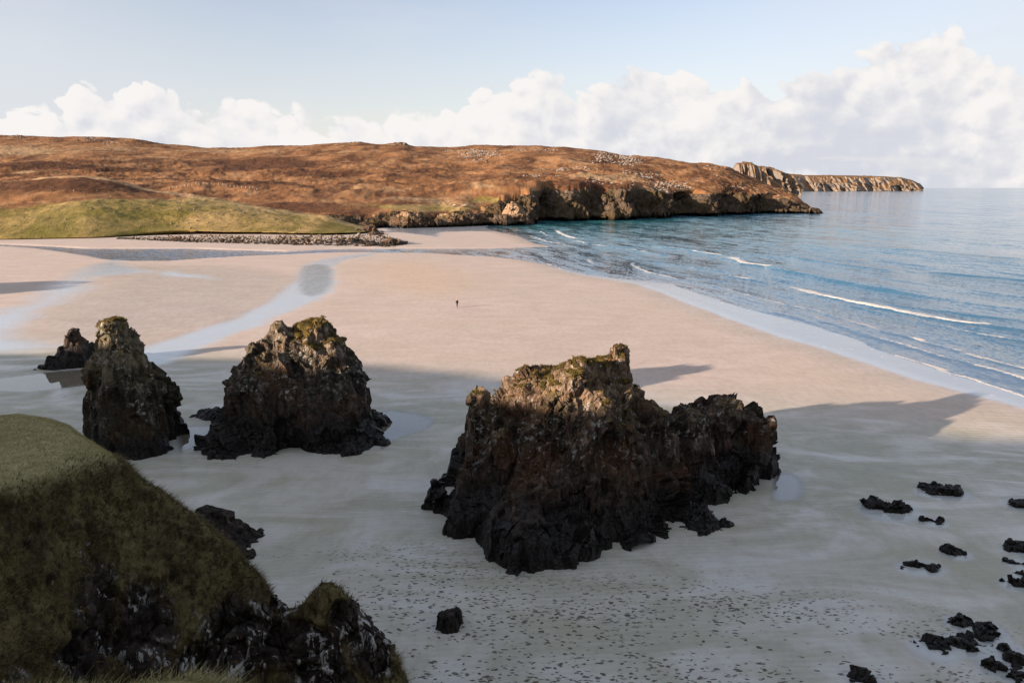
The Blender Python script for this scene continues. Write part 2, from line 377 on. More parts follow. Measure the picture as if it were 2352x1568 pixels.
# footprints: small dents that lie in trails
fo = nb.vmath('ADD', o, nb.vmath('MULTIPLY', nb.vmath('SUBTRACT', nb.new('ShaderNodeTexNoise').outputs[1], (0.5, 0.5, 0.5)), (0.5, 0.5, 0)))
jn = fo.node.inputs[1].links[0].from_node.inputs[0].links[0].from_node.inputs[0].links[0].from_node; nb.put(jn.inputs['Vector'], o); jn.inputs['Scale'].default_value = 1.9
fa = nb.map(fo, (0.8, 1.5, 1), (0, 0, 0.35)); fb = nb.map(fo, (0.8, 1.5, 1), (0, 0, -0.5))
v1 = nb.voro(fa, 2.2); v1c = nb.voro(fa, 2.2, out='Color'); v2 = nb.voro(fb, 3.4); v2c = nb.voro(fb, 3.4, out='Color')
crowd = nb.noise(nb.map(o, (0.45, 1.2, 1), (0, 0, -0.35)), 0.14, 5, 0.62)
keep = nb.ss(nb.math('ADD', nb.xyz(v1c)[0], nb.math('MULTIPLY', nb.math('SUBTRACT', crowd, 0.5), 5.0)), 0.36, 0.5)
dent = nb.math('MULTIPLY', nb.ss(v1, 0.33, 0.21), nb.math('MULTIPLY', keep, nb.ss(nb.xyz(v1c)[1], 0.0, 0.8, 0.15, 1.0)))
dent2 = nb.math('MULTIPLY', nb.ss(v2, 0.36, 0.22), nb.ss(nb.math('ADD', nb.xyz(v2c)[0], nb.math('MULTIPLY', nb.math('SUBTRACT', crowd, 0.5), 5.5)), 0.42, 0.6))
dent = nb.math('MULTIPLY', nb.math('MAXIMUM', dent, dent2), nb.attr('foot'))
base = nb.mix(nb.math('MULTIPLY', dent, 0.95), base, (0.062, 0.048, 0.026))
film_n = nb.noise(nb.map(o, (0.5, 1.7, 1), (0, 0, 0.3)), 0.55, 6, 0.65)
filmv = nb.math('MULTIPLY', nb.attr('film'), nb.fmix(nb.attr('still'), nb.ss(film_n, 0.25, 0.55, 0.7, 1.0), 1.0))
base = nb.mix(nb.math('MULTIPLY', filmv, 0.9), base, nb.mix(nb.attr('swash'), (0.38, 0.44, 0.52), (0.25, 0.285, 0.34)))  # pale blue of the reflected sky put into the wet film's base colour
base = nb.mix(nb.math('MULTIPLY', nb.attr('pebble'), nb.ss(nb.noise(o, 1.2, 4, 0.8), 0.35, 0.6, 0.5, 1.0)), base, (0.09, 0.085, 0.08))
base = nb.mix(nb.attr('still'), base, (0.15, 0.12, 0.075))
fleck = nb.math('MULTIPLY', nb.ss(nb.noise(nb.map(o, (0.9, 0.45, 1), (0, 0, 0.3)), 0.8, 5, 0.75), 0.63, 0.68), nb.attr('swash'))
base = nb.mix(fleck, base, (0.75, 0.73, 0.70))
rip = nb.new('ShaderNodeTexWave', wave_type='BANDS', bands_direction='Y'); nb.put(rip.inputs['Vector'], nb.map(o, (0.35, 1, 1), (0, 0, -0.25)))
rip.inputs['Scale'].default_value = 0.62; rip.inputs['Distortion'].default_value = 5.0; rip.inputs['Detail'].default_value = 3; rip.inputs['Detail Scale'].default_value = 1.2
base = nb.mix(nb.math('MULTIPLY', nb.math('MULTIPLY', near, rip.outputs['Fac']), nb.ss(c1, 0.40, 0.62, 0.0, 0.24)), base, (0.22, 0.24, 0.22))
hgt = nb.math('ADD', nb.math('MULTIPLY', rip.outputs['Fac'], 0.028), nb.math('MULTIPLY', c2, 0.05))
hgt = nb.math('ADD', hgt, nb.math('MULTIPLY', nb.noise(o, 2.2, 5, 0.65), 0.022))
hgt = nb.math('SUBTRACT', hgt, nb.math('MULTIPLY', dent, 0.05))
nrm = nb.bump(hgt, 0.75, 1.0)
cn = nb.bump(nb.math('MULTIPLY', nb.math('SUBTRACT', 1.0, nb.attr('still')), nb.noise(nb.map(o, (0.5, 1.5, 1)), 1.6, 3)), 0.10, 0.25)
wetall = nb.math('MAXIMUM', filmv, nb.math('MULTIPLY', nb.attr('damp'), 0.25))
wetall = nb.math('MAXIMUM', wetall, nb.math('MULTIPLY', near, nb.ss(sw1, 0.5, 0.7, 0.10, 0.45)))
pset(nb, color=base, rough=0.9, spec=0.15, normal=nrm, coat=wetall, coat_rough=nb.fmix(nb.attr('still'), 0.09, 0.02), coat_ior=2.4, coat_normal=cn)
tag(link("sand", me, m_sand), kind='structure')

# seabed and land below everything
sb = mesh_np("seabed", np.array([[-60000, -20000, -4], [60000, -20000, -4], [60000, 60000, -4], [-60000, 60000, -4]], float), np.array([[0, 1, 2, 3]]))
m_bed, nb = material("seabed"); pset(nb, color=nb.mix(nb.noise(nb.obj(), 0.01, 4), (0.10, 0.11, 0.09), (0.2, 0.19, 0.15)), rough=0.9)
tag(link("seabed", sb, m_bed), kind='structure')

# ------------------------------------------------------------------ sea with its swell and breakers
WAVES = [  # crest line, height, foam strength along it
    ([(1800, 655, .0), (1821, 663, 1), (1883, 680, 1), (1965, 699, 1), (2051, 716, 1), (2123, 730, 1), (2195, 742, 1), (2263, 748, .9), (2290, 754, .15), (2352, 763, 0.1), (2600, 800, 0)], 0.42, 1.0),
    ([(1640, 588, 0), (1682, 597, 1), (1710, 608, 1), (1763, 614, 1), (1772, 617, .0), (1820, 627, 0), (1882, 640, 0), (1955, 654, 0), (2027, 668, 0), (2107, 680, 0), (2200, 697, 0)], 0.62, 0.9),
    ([(1560, 574, 0), (1601, 580, 1), (1649, 587, 1), (1660, 590, 0), (1720, 600, 0)], 0.4, .8), ([(1490, 563, 0), (1537, 571, 1), (1553, 572, 1), (1620, 581, 0)], 0.4, .7),
    ([(1449, 604, .9), (1455, 611, 1), (1467, 620, 1), (1483, 625, 1), (1509, 631, .9), (1553, 641, .8), (1601, 649, .55), (1657, 663, .6), (1713, 681, .75), (1783, 698, .8), (1883, 718, .8), (1900, 724, .2),
      (1960, 744, .8), (2003, 756, .75), (2060, 771, .2), (2109, 783, 1), (2128, 790, .5), (2227, 816, .8), (2290, 836, .9), (2352, 850, 1), (2600, 920, .8)], 0.22, .85),
    ([(1278, 530, 1), (1285, 536, 1), (1301, 544, 1), (1318, 548, 1), (1343, 549, .6)], 0.4, 1), ([(1215, 541, .9), (1251, 554, 1), (1293, 562, .9), (1320, 568, .4)], 0.2, .8),
    ([(1240, 531, .9), (1252, 540, .9), (1268, 545, .7)], 0.25, .8), ([(1316, 553, .9), (1341, 558, .9)], 0.25, .9), ([(1362, 562, .9), (1384, 566, .9), (1470, 573, 0)], 0.35, .9),
    ([(1437, 572, .9), (1461, 576, .9), (1540, 590, 0)], 0.35, .9), ([(1385, 583, .9), (1399, 587, .9)], 0.2, .8), ([(1352, 596, .9), (1360, 606, .9)], 0.15, .8),
    ([(1640, 632, 0), (1698, 639, .9), (1724, 643, .9), (1730, 645, 0), (1790, 655, 0)], 0.35, .9), ([(1560, 636, 0), (1600, 642, 0), (1700, 650, 0)], 0.25, 0),
    ([(2100, 622, 0), (2300, 640, 0), (2500, 660, 0)], 0.35, 0), ([(1780, 585, 0), (1900, 604, 0), (2100, 628, 0)], 0.4, 0), ([(2000, 700, 0), (2200, 722, 0), (2450, 750, 0)], 0.3, 0),
    ([(1900, 560, 0), (2100, 575, 0), (2400, 600, 0)], 0.3, 0),
    ([(1830, 676, .2), (1900, 690, .5), (2000, 716, .2), (2130, 746, .6), (2260, 770, .8), (2352, 786, .8), (2600, 830, .6)], 0.24, .8),
    ([(1640, 662, .1), (1720, 690, .7), (1800, 712, .5), (1880, 735, .8), (1960, 762, .3), (2060, 790, .9), (2180, 822, .6), (2300, 856, .9), (2600, 950, .8)], 0.20, .8),
    ([(1560, 650, .5), (1640, 676, .6), (1740, 704, .2), (1850, 738, .7), (1940, 765, .7)], 0.16, .7),
    ([(1300, 600, .3), (1340, 615, .7), (1400, 630, .6), (1480, 640, .5)], 0.08, .7), ([(1480, 600, 0), (1600, 616, .5), (1680, 628, .2), (1800, 650, 0)], 0.25, .8),
    ([(1955, 782, .3), (2075, 822, .9), (2171, 855, 1), (2267, 882, .9), (2349, 910, 1), (2600, 985, .9)], 0.06, .8),
    ([(1534, 650, .3), (1587, 668, .6), (1699, 704, .7), (1787, 727, .6), (1883, 752, .6), (1955, 780, .7)], 0.05, .7), ([(1219, 595, .8), (1261, 608, .9), (1293, 619, .9), (1349, 631, .8), (1419, 640, .6)], 0.05, .8)]
ys = np.concatenate([np.arange(1150, 960, -4.0), np.arange(960, 640, -1.0), np.arange(640, 470, -0.6), np.arange(470, 434, -1.0), 431.52 + 2.2*0.6**np.arange(0, 9.0)])
xs = np.concatenate([np.arange(860, 2440, 3.2), np.linspace(2445, 3500, 90)])
gx, gy = at_z(xs[None, :].repeat(len(ys), 0), ys[:, None].repeat(len(xs), 1))
XY = np.stack([gx.ravel(), gy.ravel()], 1); P3 = np.concatenate([XY, np.zeros((len(XY), 1))], 1)
sd = poly_sd(XY, SEA); z = np.zeros(len(XY)); foam = np.zeros(len(XY))
dist = np.hypot(XY[:, 0], XY[:, 1])
A = np.array(at_z(1821, 663)); B = np.array(at_z(2263, 748)); CR = (B-A)/np.linalg.norm(B-A); TR = np.array([CR[1], -CR[0]])
if TR[0] < 0: TR = -TR                                     # away from the beach
nearm = dist < 900
for pts, hh, fs in WAVES:
    pl = np.array([at_z(p[0], p[1]) for p in pts]); wgt = np.array([p[2] for p in pts])
    n = len(pl); best = np.full(len(XY), 1e9); sgn = np.zeros(len(XY)); fo_ = np.zeros(len(XY)); en = np.zeros(len(XY))
    L = np.concatenate([[0], np.cumsum(np.linalg.norm(np.diff(pl, axis=0), axis=1))])
    box = (XY[:, 0] > pl[:, 0].min()-15) & (XY[:, 0] < pl[:, 0].max()+15) & (XY[:, 1] > pl[:, 1].min()-15) & (XY[:, 1] < pl[:, 1].max()+15)
    ii = np.where(box)[0]; q = XY[ii]; wv = fbm(np.concatenate([q/5.0, np.zeros((len(q), 1))], 1), 3, seed=int(L[-1]) % 97)
    b_ = np.full(len(ii), 1e9); s_ = np.zeros(len(ii)); f_ = np.zeros(len(ii)); l_ = np.zeros(len(ii))
    for k in range(n-1):
        e = pl[k+1]-pl[k]; t = np.clip(((q-pl[k])@e)/(e@e), 0, 1); dv = q-(pl[k]+t[:, None]*e); dd = np.linalg.norm(dv, axis=1); m = dd < b_
        b_ = np.where(m, dd, b_); s_ = np.where(m, dv@TR, s_); f_ = np.where(m, wgt[k]*(1-t)+wgt[k+1]*t, f_); l_ = np.where(m, L[k]+t*np.linalg.norm(e), l_)
    sg = np.where(s_ > 0, b_, -b_) + wv*0.9
    taper = sstep(0, 0.12*L[-1]+3, l_)*sstep(0, 0.12*L[-1]+3, L[-1]-l_)
    widf = 0.7 + 1.7*hh; widb = 3.0 + 8*hh
    prof = np.where(sg < 0, np.exp(-(sg/widf)**2*1.6), np.exp(-(sg/widb)**2))
    z[ii] += hh*prof*taper
    fw = 0.50 + 1.25*hh*fs
    f = f_*fs*np.where(sg < 0, np.exp(-(sg/(fw*0.8))**2), np.exp(-(sg/(fw*(1.4+1.5*vnoise(np.concatenate([q/3, np.ones((len(q), 1))], 1))**2)))**2))
    foam[ii] = np.maximum(foam[ii], f)
al = XY@CR; ac = XY@TR
q = np.stack([al/60, ac/11, np.zeros_like(al)], 1)
z += 0.16*fbm(q, 3, seed=23)*sstep(2, 60, -sd)*sstep(900, 500, dist)
shal = np.clip(1-sstep(0, 26, -sd), 0, 1)
cove = np.exp(-(np.hypot(XY[:, 0]-at_z(1330, 515)[0], (XY[:, 1]-at_z(1330, 515)[1])*0.8)/170)**2)
z = np.where(sd > 0, -0.0, z)
me = mesh_np("sea", np.stack([gx.ravel(), gy.ravel(), z], 1), grid_faces(len(ys), len(xs)), attrs=dict(foam=foam, shallow=shal, cove=cove))
m_sea, nb = material("sea water"); o = nb.obj()
ang = math.atan2(CR[1], CR[0])
ow = nb.map(o, (1, 1, 1), (0, 0, -ang))                    # x runs along the crests
def slope(sc, mp, det=4, rough=0.6):
    t = nb.new('ShaderNodeTexNoise'); nb.put(t.inputs['Vector'], nb.map(ow, mp)); t.inputs['Scale'].default_value = sc; t.inputs['Detail'].default_value = det; t.inputs['Roughness'].default_value = rough
    return nb.vmath('SUBTRACT', t.outputs[1], (0.5, 0.5, 0.5))
sl = nb.vmath('MULTIPLY', slope(0.045, (0.16, 1, 1), 5, 0.62), (0.25, 0.50, 0.0))      # swell and wind lanes, in slopes
sl = nb.vmath('ADD', sl, nb.vmath('MULTIPLY', slope(0.28, (0.22, 1, 1), 4, 0.62), (0.45, 0.85, 0.0)))
sl = nb.vmath('ADD', sl, nb.vmath('MULTIPLY', slope(1.8, (0.5, 1, 1), 3, 0.6), (0.70, 0.95, 0.0)))
rotn = nb.new('ShaderNodeVectorRotate', rotation_type='Z_AXIS'); nb.put(rotn.inputs['Vector'], sl); rotn.inputs['Angle'].default_value = ang
calm = nb.fmix(nb.attr('shallow'), 1.0, 0.45); sl = nb.vmath('MULTIPLY', sl, nb.comb(calm, calm, 0.0)); nb.put(rotn.inputs['Vector'], sl)
nrm = nb.vmath('NORMALIZE', nb.vmath('ADD', nb.new('ShaderNodeNewGeometry').outputs['Normal'], rotn.outputs[0]))
deepc = nb.mix(nb.ss(nb.noise(nb.map(o, (1, 0.35, 1)), 0.006, 4, 0.6), 0.3, 0.7), (0.030, 0.098, 0.175), (0.045, 0.130, 0.220))
wc = nb.mix(nb.attr('cove'), deepc, (0.025, 0.155, 0.18))
wc = nb.mix(nb.math('MULTIPLY', nb.attr('shallow'), 0.55), wc, (0.10, 0.145, 0.225))
fn = nb.math('ADD', nb.math('MULTIPLY', nb.noise(o, 1.4, 6, 0.8), 0.6), nb.math('MULTIPLY', nb.noise(ow, 0.22, 3), 0.4)); ff = nb.ss(nb.math('ADD', nb.attr('foam'), nb.math('MULTIPLY', nb.math('SUBTRACT', fn, 0.5), 1.9)), 0.42, 0.72)
lace = nb.math('MULTIPLY', nb.ss(nb.noise(nb.map(ow, (0.5, 1, 1)), 0.5, 6, 0.78), 0.60, 0.68), nb.math('MULTIPLY', nb.attr('shallow'), 0.35))
ff = nb.math('MAXIMUM', ff, lace)
pset(nb, color=nb.mix(ff, wc, (0.62, 0.575, 0.53)), rough=nb.fmix(ff, 0.08, 0.8), normal=nrm, ior=1.333, spec=0.5)
tag(link("sea", me, m_sea), kind='structure')

# stream across the beach
ys = np.arange(622, 552, -0.8); xs = np.arange(-320, 1310, 4.0)
gx, gy = at_z(xs[None, :].repeat(len(ys), 0), ys[:, None].repeat(len(xs), 1), -0.06)
me = mesh_np("stream", np.stack([gx.ravel(), gy.ravel(), np.full(gx.size, -0.06)], 1), grid_faces(len(ys), len(xs)),
             attrs=dict(stony=sstep(750, 480, np.broadcast_to(xs, gx.shape)).ravel()))
m_st, nb = material("stream water"); o = nb.obj()
hh = nb.math('ADD', nb.noise(nb.map(o, (0.4, 1.2, 1)), 0.9, 5, 0.65), nb.math('MULTIPLY', nb.noise(o, 2.5, 3), 0.3))
def st_s(sc, am):
    t = nb.new('ShaderNodeTexNoise'); nb.put(t.inputs['Vector'], nb.map(o, (0.6, 0.8, 1))); t.inputs['Scale'].default_value = sc; t.inputs['Detail'].default_value = 4
    return nb.vmath('MULTIPLY', nb.vmath('SUBTRACT', t.outputs[1], (0.5, 0.5, 0.5)), (am, am*1.4, 0))
st = nb.math('MULTIPLY', nb.attr('stony'), nb.ss(nb.noise(nb.map(o, (0.8, 0.45, 1)), 0.9, 4, 0.75), 0.5, 0.62))
pset(nb, color=nb.mix(st, (0.022, 0.060, 0.14), (0.10, 0.085, 0.07)), rough=nb.fmix(st, 0.10, 0.6), normal=nb.vmath('NORMALIZE', nb.vmath('ADD', (0, 0, 1), nb.vmath('ADD', st_s(1.6, 0.6), st_s(0.25, 0.35)))), ior=1.333)
tag(link("stream", me, m_st), kind='structure')

# ------------------------------------------------------------------ hills
def pmask(px, py, poly, soft):
    return 1-sstep(-soft, soft, poly_sd(np.stack([px.ravel(), py.ravel()], 1), poly)).reshape(px.shape)
def ell(px, py, cx, cy, rx, ry):
    return np.exp(-(((px-cx)/rx)**2 + ((py-cy)/ry)**2))

def land_material(name, kind):
    m, nb = material(name); o = nb.obj()
    big = nb.noise(nb.map(o, (1, 0.5, 1)), 0.012, 5, 0.6, 0.5); mid = nb.noise(nb.map(o, (1, 0.5, 1.2)), 0.05, 6, 0.65, 0.4); fin = nb.noise(nb.map(o, (1, 0.6, 1.5)), 0.35, 5, 0.7)
    patch = nb.noise(nb.map(o, (1, 0.4, 1)), 0.022, 6, 0.62, 0.9); wisp = nb.noise(nb.map(o, (0.5, 0.5, 2.5)), 0.10, 6, 0.68, 0.6)
    moor = nb.ramp(nb.math('ADD', nb.math('MULTIPLY', mid, 0.55), nb.math('MULTIPLY', big, 0.45)),
                   [(0.34, (0.090, 0.042, 0.020)), (0.44, (0.175, 0.082, 0.036)), (0.52, (0.26, 0.128, 0.056)), (0.59, (0.325, 0.178, 0.086)), (0.70, (0.42, 0.275, 0.155))])
    moor = nb.mix(nb.ss(patch, 0.52, 0.40, 0, 0.9), moor, nb.mix(nb.ss(fin, 0.35, 0.65), (0.050, 0.024, 0.014), (0.135, 0.060, 0.028)))
    moor = nb.mix(nb.ss(wisp, 0.56, 0.70, 0, 0.7), moor, (0.42, 0.285, 0.165))
    moor = nb.mix(nb.ss(fin, 0.44, 0.30, 0.0, 0.55), moor, (0.055, 0.026, 0.014))
    dk = nb.ss(nb.math('ADD', nb.attr('dark'), nb.math('MULTIPLY', nb.math('SUBTRACT', wisp, 0.5), 0.9)), 0.25, 0.65)
    moor = nb.mix(nb.math('MULTIPLY', dk, 0.92), moor, nb.mix(nb.ss(fin, 0.35, 0.65), (0.040, 0.019, 0.012), (0.115, 0.050, 0.023)))
    tn = nb.ss(nb.math('ADD', nb.attr('tan'), nb.math('MULTIPLY', nb.math('SUBTRACT', mid, 0.5), 1.2)), 0.3, 0.75)
    moor = nb.mix(nb.math('MULTIPLY', tn, 0.85), moor, nb.mix(nb.ss(fin, 0.3, 0.7), (0.26, 0.155, 0.075), (0.43, 0.30, 0.175)))
    gr = nb.mix(nb.ss(mid, 0.36, 0.64), (0.160, 0.122, 0.030), (0.37, 0.25, 0.105))
    gr = nb.mix(nb.ss(patch, 0.48, 0.62, 0, 0.6), gr, (0.145, 0.130, 0.028))
    gr = nb.mix(nb.math('MULTIPLY', nb.attr('tan'), 0.9), gr, nb.mix(nb.ss(fin, 0.3, 0.7), (0.26, 0.175, 0.075), (0.44, 0.31, 0.16)))
    gr = nb.mix(nb.ss(fin, 0.50, 0.3, 0, 0.75), gr, (0.062, 0.058, 0.018))
    col = nb.mix(nb.ss(nb.math('ADD', nb.attr('green'), nb.math('MULTIPLY', nb.math('SUBTRACT', mid, 0.5), 0.9)), 0.35, 0.65), moor, gr)
    rk = nb.ramp(nb.noise(nb.map(o, (1, 1, 0.45)), 0.30, 7, 0.72, 0.4), [(0.28, (0.040, 0.030, 0.024)), (0.43, (0.10, 0.076, 0.060)), (0.57, (0.20, 0.155, 0.125)), (0.72, (0.40, 0.34, 0.30))])
    rk = nb.mix(nb.ss(nb.noise(o, 0.07, 5, 0.65), 0.44, 0.60, 0, 0.75), rk, (0.115, 0.085, 0.040))
    nz = nb.xyz(nb.new('ShaderNodeNewGeometry').outputs['Normal'])[2]
    zz = nb.xyz(o)[2]
    rk = nb.mix(nb.ss(nb.math('ADD', zz, nb.math('MULTIPLY', nb.math('SUBTRACT', fin, 0.5), 3.0)), 3.2, 0.8), rk, (0.040, 0.030, 0.020))
    rm = nb.math('ADD', nb.math('ADD', nb.attr('rock'), nb.math('MULTIPLY', nb.math('SUBTRACT', nb.noise(o, 0.16, 6, 0.72), 0.5), 1.5)), nb.math('MULTIPLY', nb.math('MULTIPLY', nb.ss(nz, 0.72, 0.5), 0.5), nb.ss(nb.attr('rock'), 0.02, 0.25)))
    rk = nb.mix(nb.ss(zz, 34.0, 14.0, 0.0, 1.0), rk, nb.mix(1.0, rk, (0.50, 0.46, 0.40), 'MULTIPLY'))
    rms = nb.ss(rm, 0.46, 0.56)
    col = nb.mix(rms, col, rk)
    b = nb.math('ADD', nb.math('MULTIPLY', mid, 3.0), nb.math('ADD', nb.math('MULTIPLY', fin, 0.8), nb.math('MULTIPLY', nb.noise(o, 1.2, 4, 0.7), 0.45)))
    b = nb.math('ADD', b, nb.math('MULTIPLY', rms, nb.math('MULTIPLY', nb.voro(nb.map(o, (1, 1, 0.6)), 0.28), 3.0)))
    pset(nb, color=col, rough=0.95, spec=0.1, normal=nb.bump(b, 0.6, 1.0))
    return m
m_moor = land_material("heather moor", 'moor')

def terrain(name, rows, subs, xs, masks, rough, seed, rockamp=3.0, extra=None, bs=1.0, mat=None, smooth_n=2):
    P, PX, PY = rows_surface(rows, xs, subs); P = smooth_rows(P, smooth_n)
    nr, nc = P.shape[:2]; q = P.reshape(-1, 3)
    att = {k: f(PX, PY, P) for k, f in masks.items()}
    for k in ('dark', 'tan', 'green', 'rock'): att.setdefault(k, np.zeros((nr, nc)))
    n = grid_normals(P); n *= np.where((n*(np.array([0, 0, 60.0])-P)).sum(2, keepdims=True) < 0, -1, 1)
    amp = rough(PX, PY, P) if callable(rough) else rough
    rd = np.abs(fbm(q*np.array([1, .6, 1])/95, 3, seed=seed+3))
    und = (13*(np.abs(fbm(q*np.array([1, .8, 1])/260, 2, seed=seed+4))-0.22) + 6.5*(rd-0.25) + 3.4*fbm(q/60, 3, seed=seed) + 2.6*fbm(q/20, 3, seed=seed+1) + 1.1*fbm(q/6, 3, seed=seed+2)).reshape(nr, nc)*amp
    rk = np.clip(att['rock'], 0, 1)
    sel = np.where(rk.ravel() > 0.04)[0]; blk = np.zeros(nr*nc)
    if len(sel):
        qs = q[sel]; qs = qs/bs; qs = qs + 2.0*np.stack([fbm(qs/9, 2, seed=seed+k) for k in (5, 6, 7)], 1)
        for s, a_, sd_ in ((16.0, 1.0, 11), (6.5, 0.55, 12), (2.8, 0.28, 13)):
            d1, d2, r_, tl, off = voro(qs*np.array([1, 1, 0.6])/s, seed+sd_)
            blk[sel] += a_*((r_-0.5)*1.5 + (tl*off).sum(1)*0.8 - 0.35*np.exp(-((d2-d1)/0.10)**2))
    blk = blk.reshape(nr, nc)*rk*rockamp
    Q = P + np.array([0, 0, 1])*(und*(1-0.75*rk))[..., None] + n*blk[..., None]
    if extra is not None: Q = extra(Q, PX, PY, P)
    me = mesh_np(name, Q.reshape(-1, 3), grid_faces(nr, nc), attrs={k: v.ravel() for k, v in att.items()})
    tag(link(name, me, mat or m_moor), kind='structure'); return Q, att, PX, PY

# far headlands
cx = np.linspace(1760, 2121, 420)
far_rows = [
    ([1760, 1820, 1900, 2000, 2121], ('z', -3.0), [5500, 5560, 5640, 5740, 5850]),
    ([1760, 1820, 1900, 2000, 2121], ('z', 3.0), [5500, 5560, 5640, 5740, 5850]),
    ([1760, 1800, 1840, 1900, 1960, 2030, 2070, 2095, 2112, 2121], [398, 402, 404.5, 405, 406, 408, 410.5, 416, 424, 433], np.interp([1760, 1800, 1840, 1900, 1960, 2030, 2070, 2095, 2112, 2121], [1760, 1820, 1900, 2000, 2121], [5600, 5660, 5740, 5840, 5950])),
    ([1760, 1800, 1840, 1900, 1960, 2030, 2070, 2095, 2112, 2121], [396, 399.5, 402, 402.5, 403, 405, 407.5, 413.5, 422, 432.6], np.interp([1760, 1800, 1840, 1900, 1960, 2030, 2070, 2095, 2112, 2121], [1760, 1820, 1900, 2000, 2121], [6000, 6060, 6140, 6240, 6350])),
    ([1760, 2121], ('z', 30.0), [8500, 8900])]
def far_rock(px, py, P):
    return sstep(0.0, 0.12, np.linspace(0, 1, px.shape[0])[:, None]*np.ones_like(px))*np.where(np.arange(px.shape[0])[:, None] < 64, 1.0, 0.06)
def far_extra(Q, PX, PY, P):
    t = np.clip(1-np.maximum(np.arange(Q.shape[0])[:, None]-30, 0)/34, 0, 1)
    g = np.abs(fbm(np.stack([(PX + 0.42*np.arange(Q.shape[0])[:, None]).ravel()/31, np.full(PX.size, .3), np.arange(Q.shape[0]).repeat(Q.shape[1])/60.0], 1), 4, seed=71)).reshape(PX.shape)
    Q = Q.copy(); Q[..., 1] += (g-0.25)*250*t; Q[..., 0] += (g-0.25)*150*t
    return Q
m_far = None
def cliff_material(nm, k):
    m, nb = material(nm); o = nb.obj()
    n1 = nb.noise(nb.map(o, (1, 1, 0.4)), 0.012, 7, 0.7, 0.4); n2 = nb.noise(nb.map(o, (1, 1, 2.0)), 0.06, 5, 0.7)
    c = nb.ramp(n1, [(0.3, (0.20, 0.175, 0.16)), (0.5, (0.33, 0.29, 0.26)), (0.7, (0.42, 0.375, 0.335))])
    c = nb.mix(nb.ss(n2, 0.5, 0.75, 0, 0.5), c, (0.15, 0.115, 0.085))
    c = nb.mix(1.0, c, (k, k*0.95, k*0.88), 'MULTIPLY')
    nz = nb.xyz(nb.new('ShaderNodeNewGeometry').outputs['Normal'])[2]
    c = nb.mix(nb.ss(nb.math('ADD', nz, nb.math('MULTIPLY', nb.math('SUBTRACT', n2, 0.5), 0.5)), 0.62, 0.85), c, (0.20, 0.115, 0.055))
    pset(nb, color=c, rough=0.95, spec=0.1, normal=nb.bump(nb.math('ADD', nb.math('MULTIPLY', n1, 9), nb.math('MULTIPLY', n2, 1.5)), 0.5, 1.0))
    return m
m_far = cliff_material('far grey cliff rock', 0.66); m_mid = cliff_material('grey cliff rock', 0.55)
terrain("far_headland", far_rows, [6, 46, 14, 8], cx, dict(rock=far_rock), 0.15, 40, 6.0, far_extra, bs=12.0, mat=m_far, smooth_n=1)

def mid_extra(t0, span, amp, seed, sc):
    def f(Q, PX, PY, P):
        t = np.clip(1-np.maximum(np.arange(Q.shape[0])[:, None]-t0, 0)/span, 0, 1)
        g = np.abs(fbm(np.stack([PX.ravel()/sc, np.full(PX.size, .7), np.arange(Q.shape[0]).repeat(Q.shape[1])/110.0], 1), 4, seed=seed)).reshape(PX.shape)
        Q = Q.copy(); Q[..., 1] += (g-0.22)*amp*t; return Q
    return f
cx = np.linspace(1660, 1835, 260)
terrain("headland", [
    ([1660, 1780, 1835], ('z', -3.0), [2300, 2300, 2340]), ([1660, 1780, 1835], ('z', 4.0), [2320, 2320, 2360]),
    ([1660, 1725, 1740, 1765, 1785, 1800, 1815, 1828, 1835], [392, 388, 386, 388, 394, 402, 418, 434, 441], 2430),
    ([1660, 1725, 1740, 1765, 1785, 1800, 1815, 1828, 1835], [388, 384, 383, 385.5, 392, 400, 416, 433, 440], 2650), ([1660, 1835], ('z', [60, 5]), [3100, 3100])],
    [5, 40, 12, 8], cx, dict(rock=far_rock), 0.15, 50, 4.0, mid_extra(24, 34, 520, 52, 22), bs=6.0, mat=m_mid, smooth_n=1)
cx = np.linspace(1640, 1812, 300)
terrain("headland", [
    ([1640, 1780, 1812], ('z', -3.0), [1450, 1450, 1480]), ([1640, 1780, 1812], ('z', 4.0), [1462, 1462, 1490]),
    ([1640, 1684, 1690, 1705, 1730, 1742, 1755, 1775, 1795, 1812], [400, 388, 378, 377, 379, 387, 401, 416, 430, 440], 1530),
    ([1640, 1684, 1690, 1705, 1730, 1742, 1755, 1775, 1795, 1812], [398, 386, 375.5, 374.5, 376.5, 385, 399, 414, 428.5, 439], 1585), ([1640, 1812], ('z', [40, -2]), [1800, 1800])],
    [5, 40, 12, 8], cx, dict(rock=far_rock), 0.15, 60, 2.0, mid_extra(24, 34, 190, 62, 30), bs=3.0, mat=m_mid, smooth_n=1)

# the moor and its coast
SH_X = [-400, 730, 800, 860, 890, 930, 980, 1070, 1130, 1160, 1210, 1235, 1350, 1450, 1530, 1650, 1750, 1830, 1868, 1885]
SH_Y = [500, 516, 520, 521, 517, 520, 518, 515, 512, 514, 511, 506.5, 504.5, 503.5, 500, 496, 492.5, 490, 488.5, 488.2]
row_sh = (SH_X, SH_Y, ('z', -1.2))
row_ledge = (SH_X, np.array(SH_Y)-np.array([1.5]*11 + [3, 4, 4, 5, 5, 5, 5, 2, 1.0]), ('z', 2.0))
TOPX = [-400, 700, 740, 800, 850, 900, 970, 1010, 1060, 1100, 1130, 1150, 1200, 1260, 1340, 1400, 1450, 1500, 1560, 1640, 1700, 1760, 1800, 1840, 1868, 1885]
TOPY = [488, 488, 490, 492, 495, 486, 486, 490, 480, 484, 478, 466, 462, 449, 443, 441, 432, 440, 446, 443, 443, 450, 458, 472, 484, 487.5]
def yat(x, X, Y): return np.interp(x, X, Y)
def dist_of_shore(x):
    return at_z(x, yat(x, SH_X, SH_Y), 0)[1]
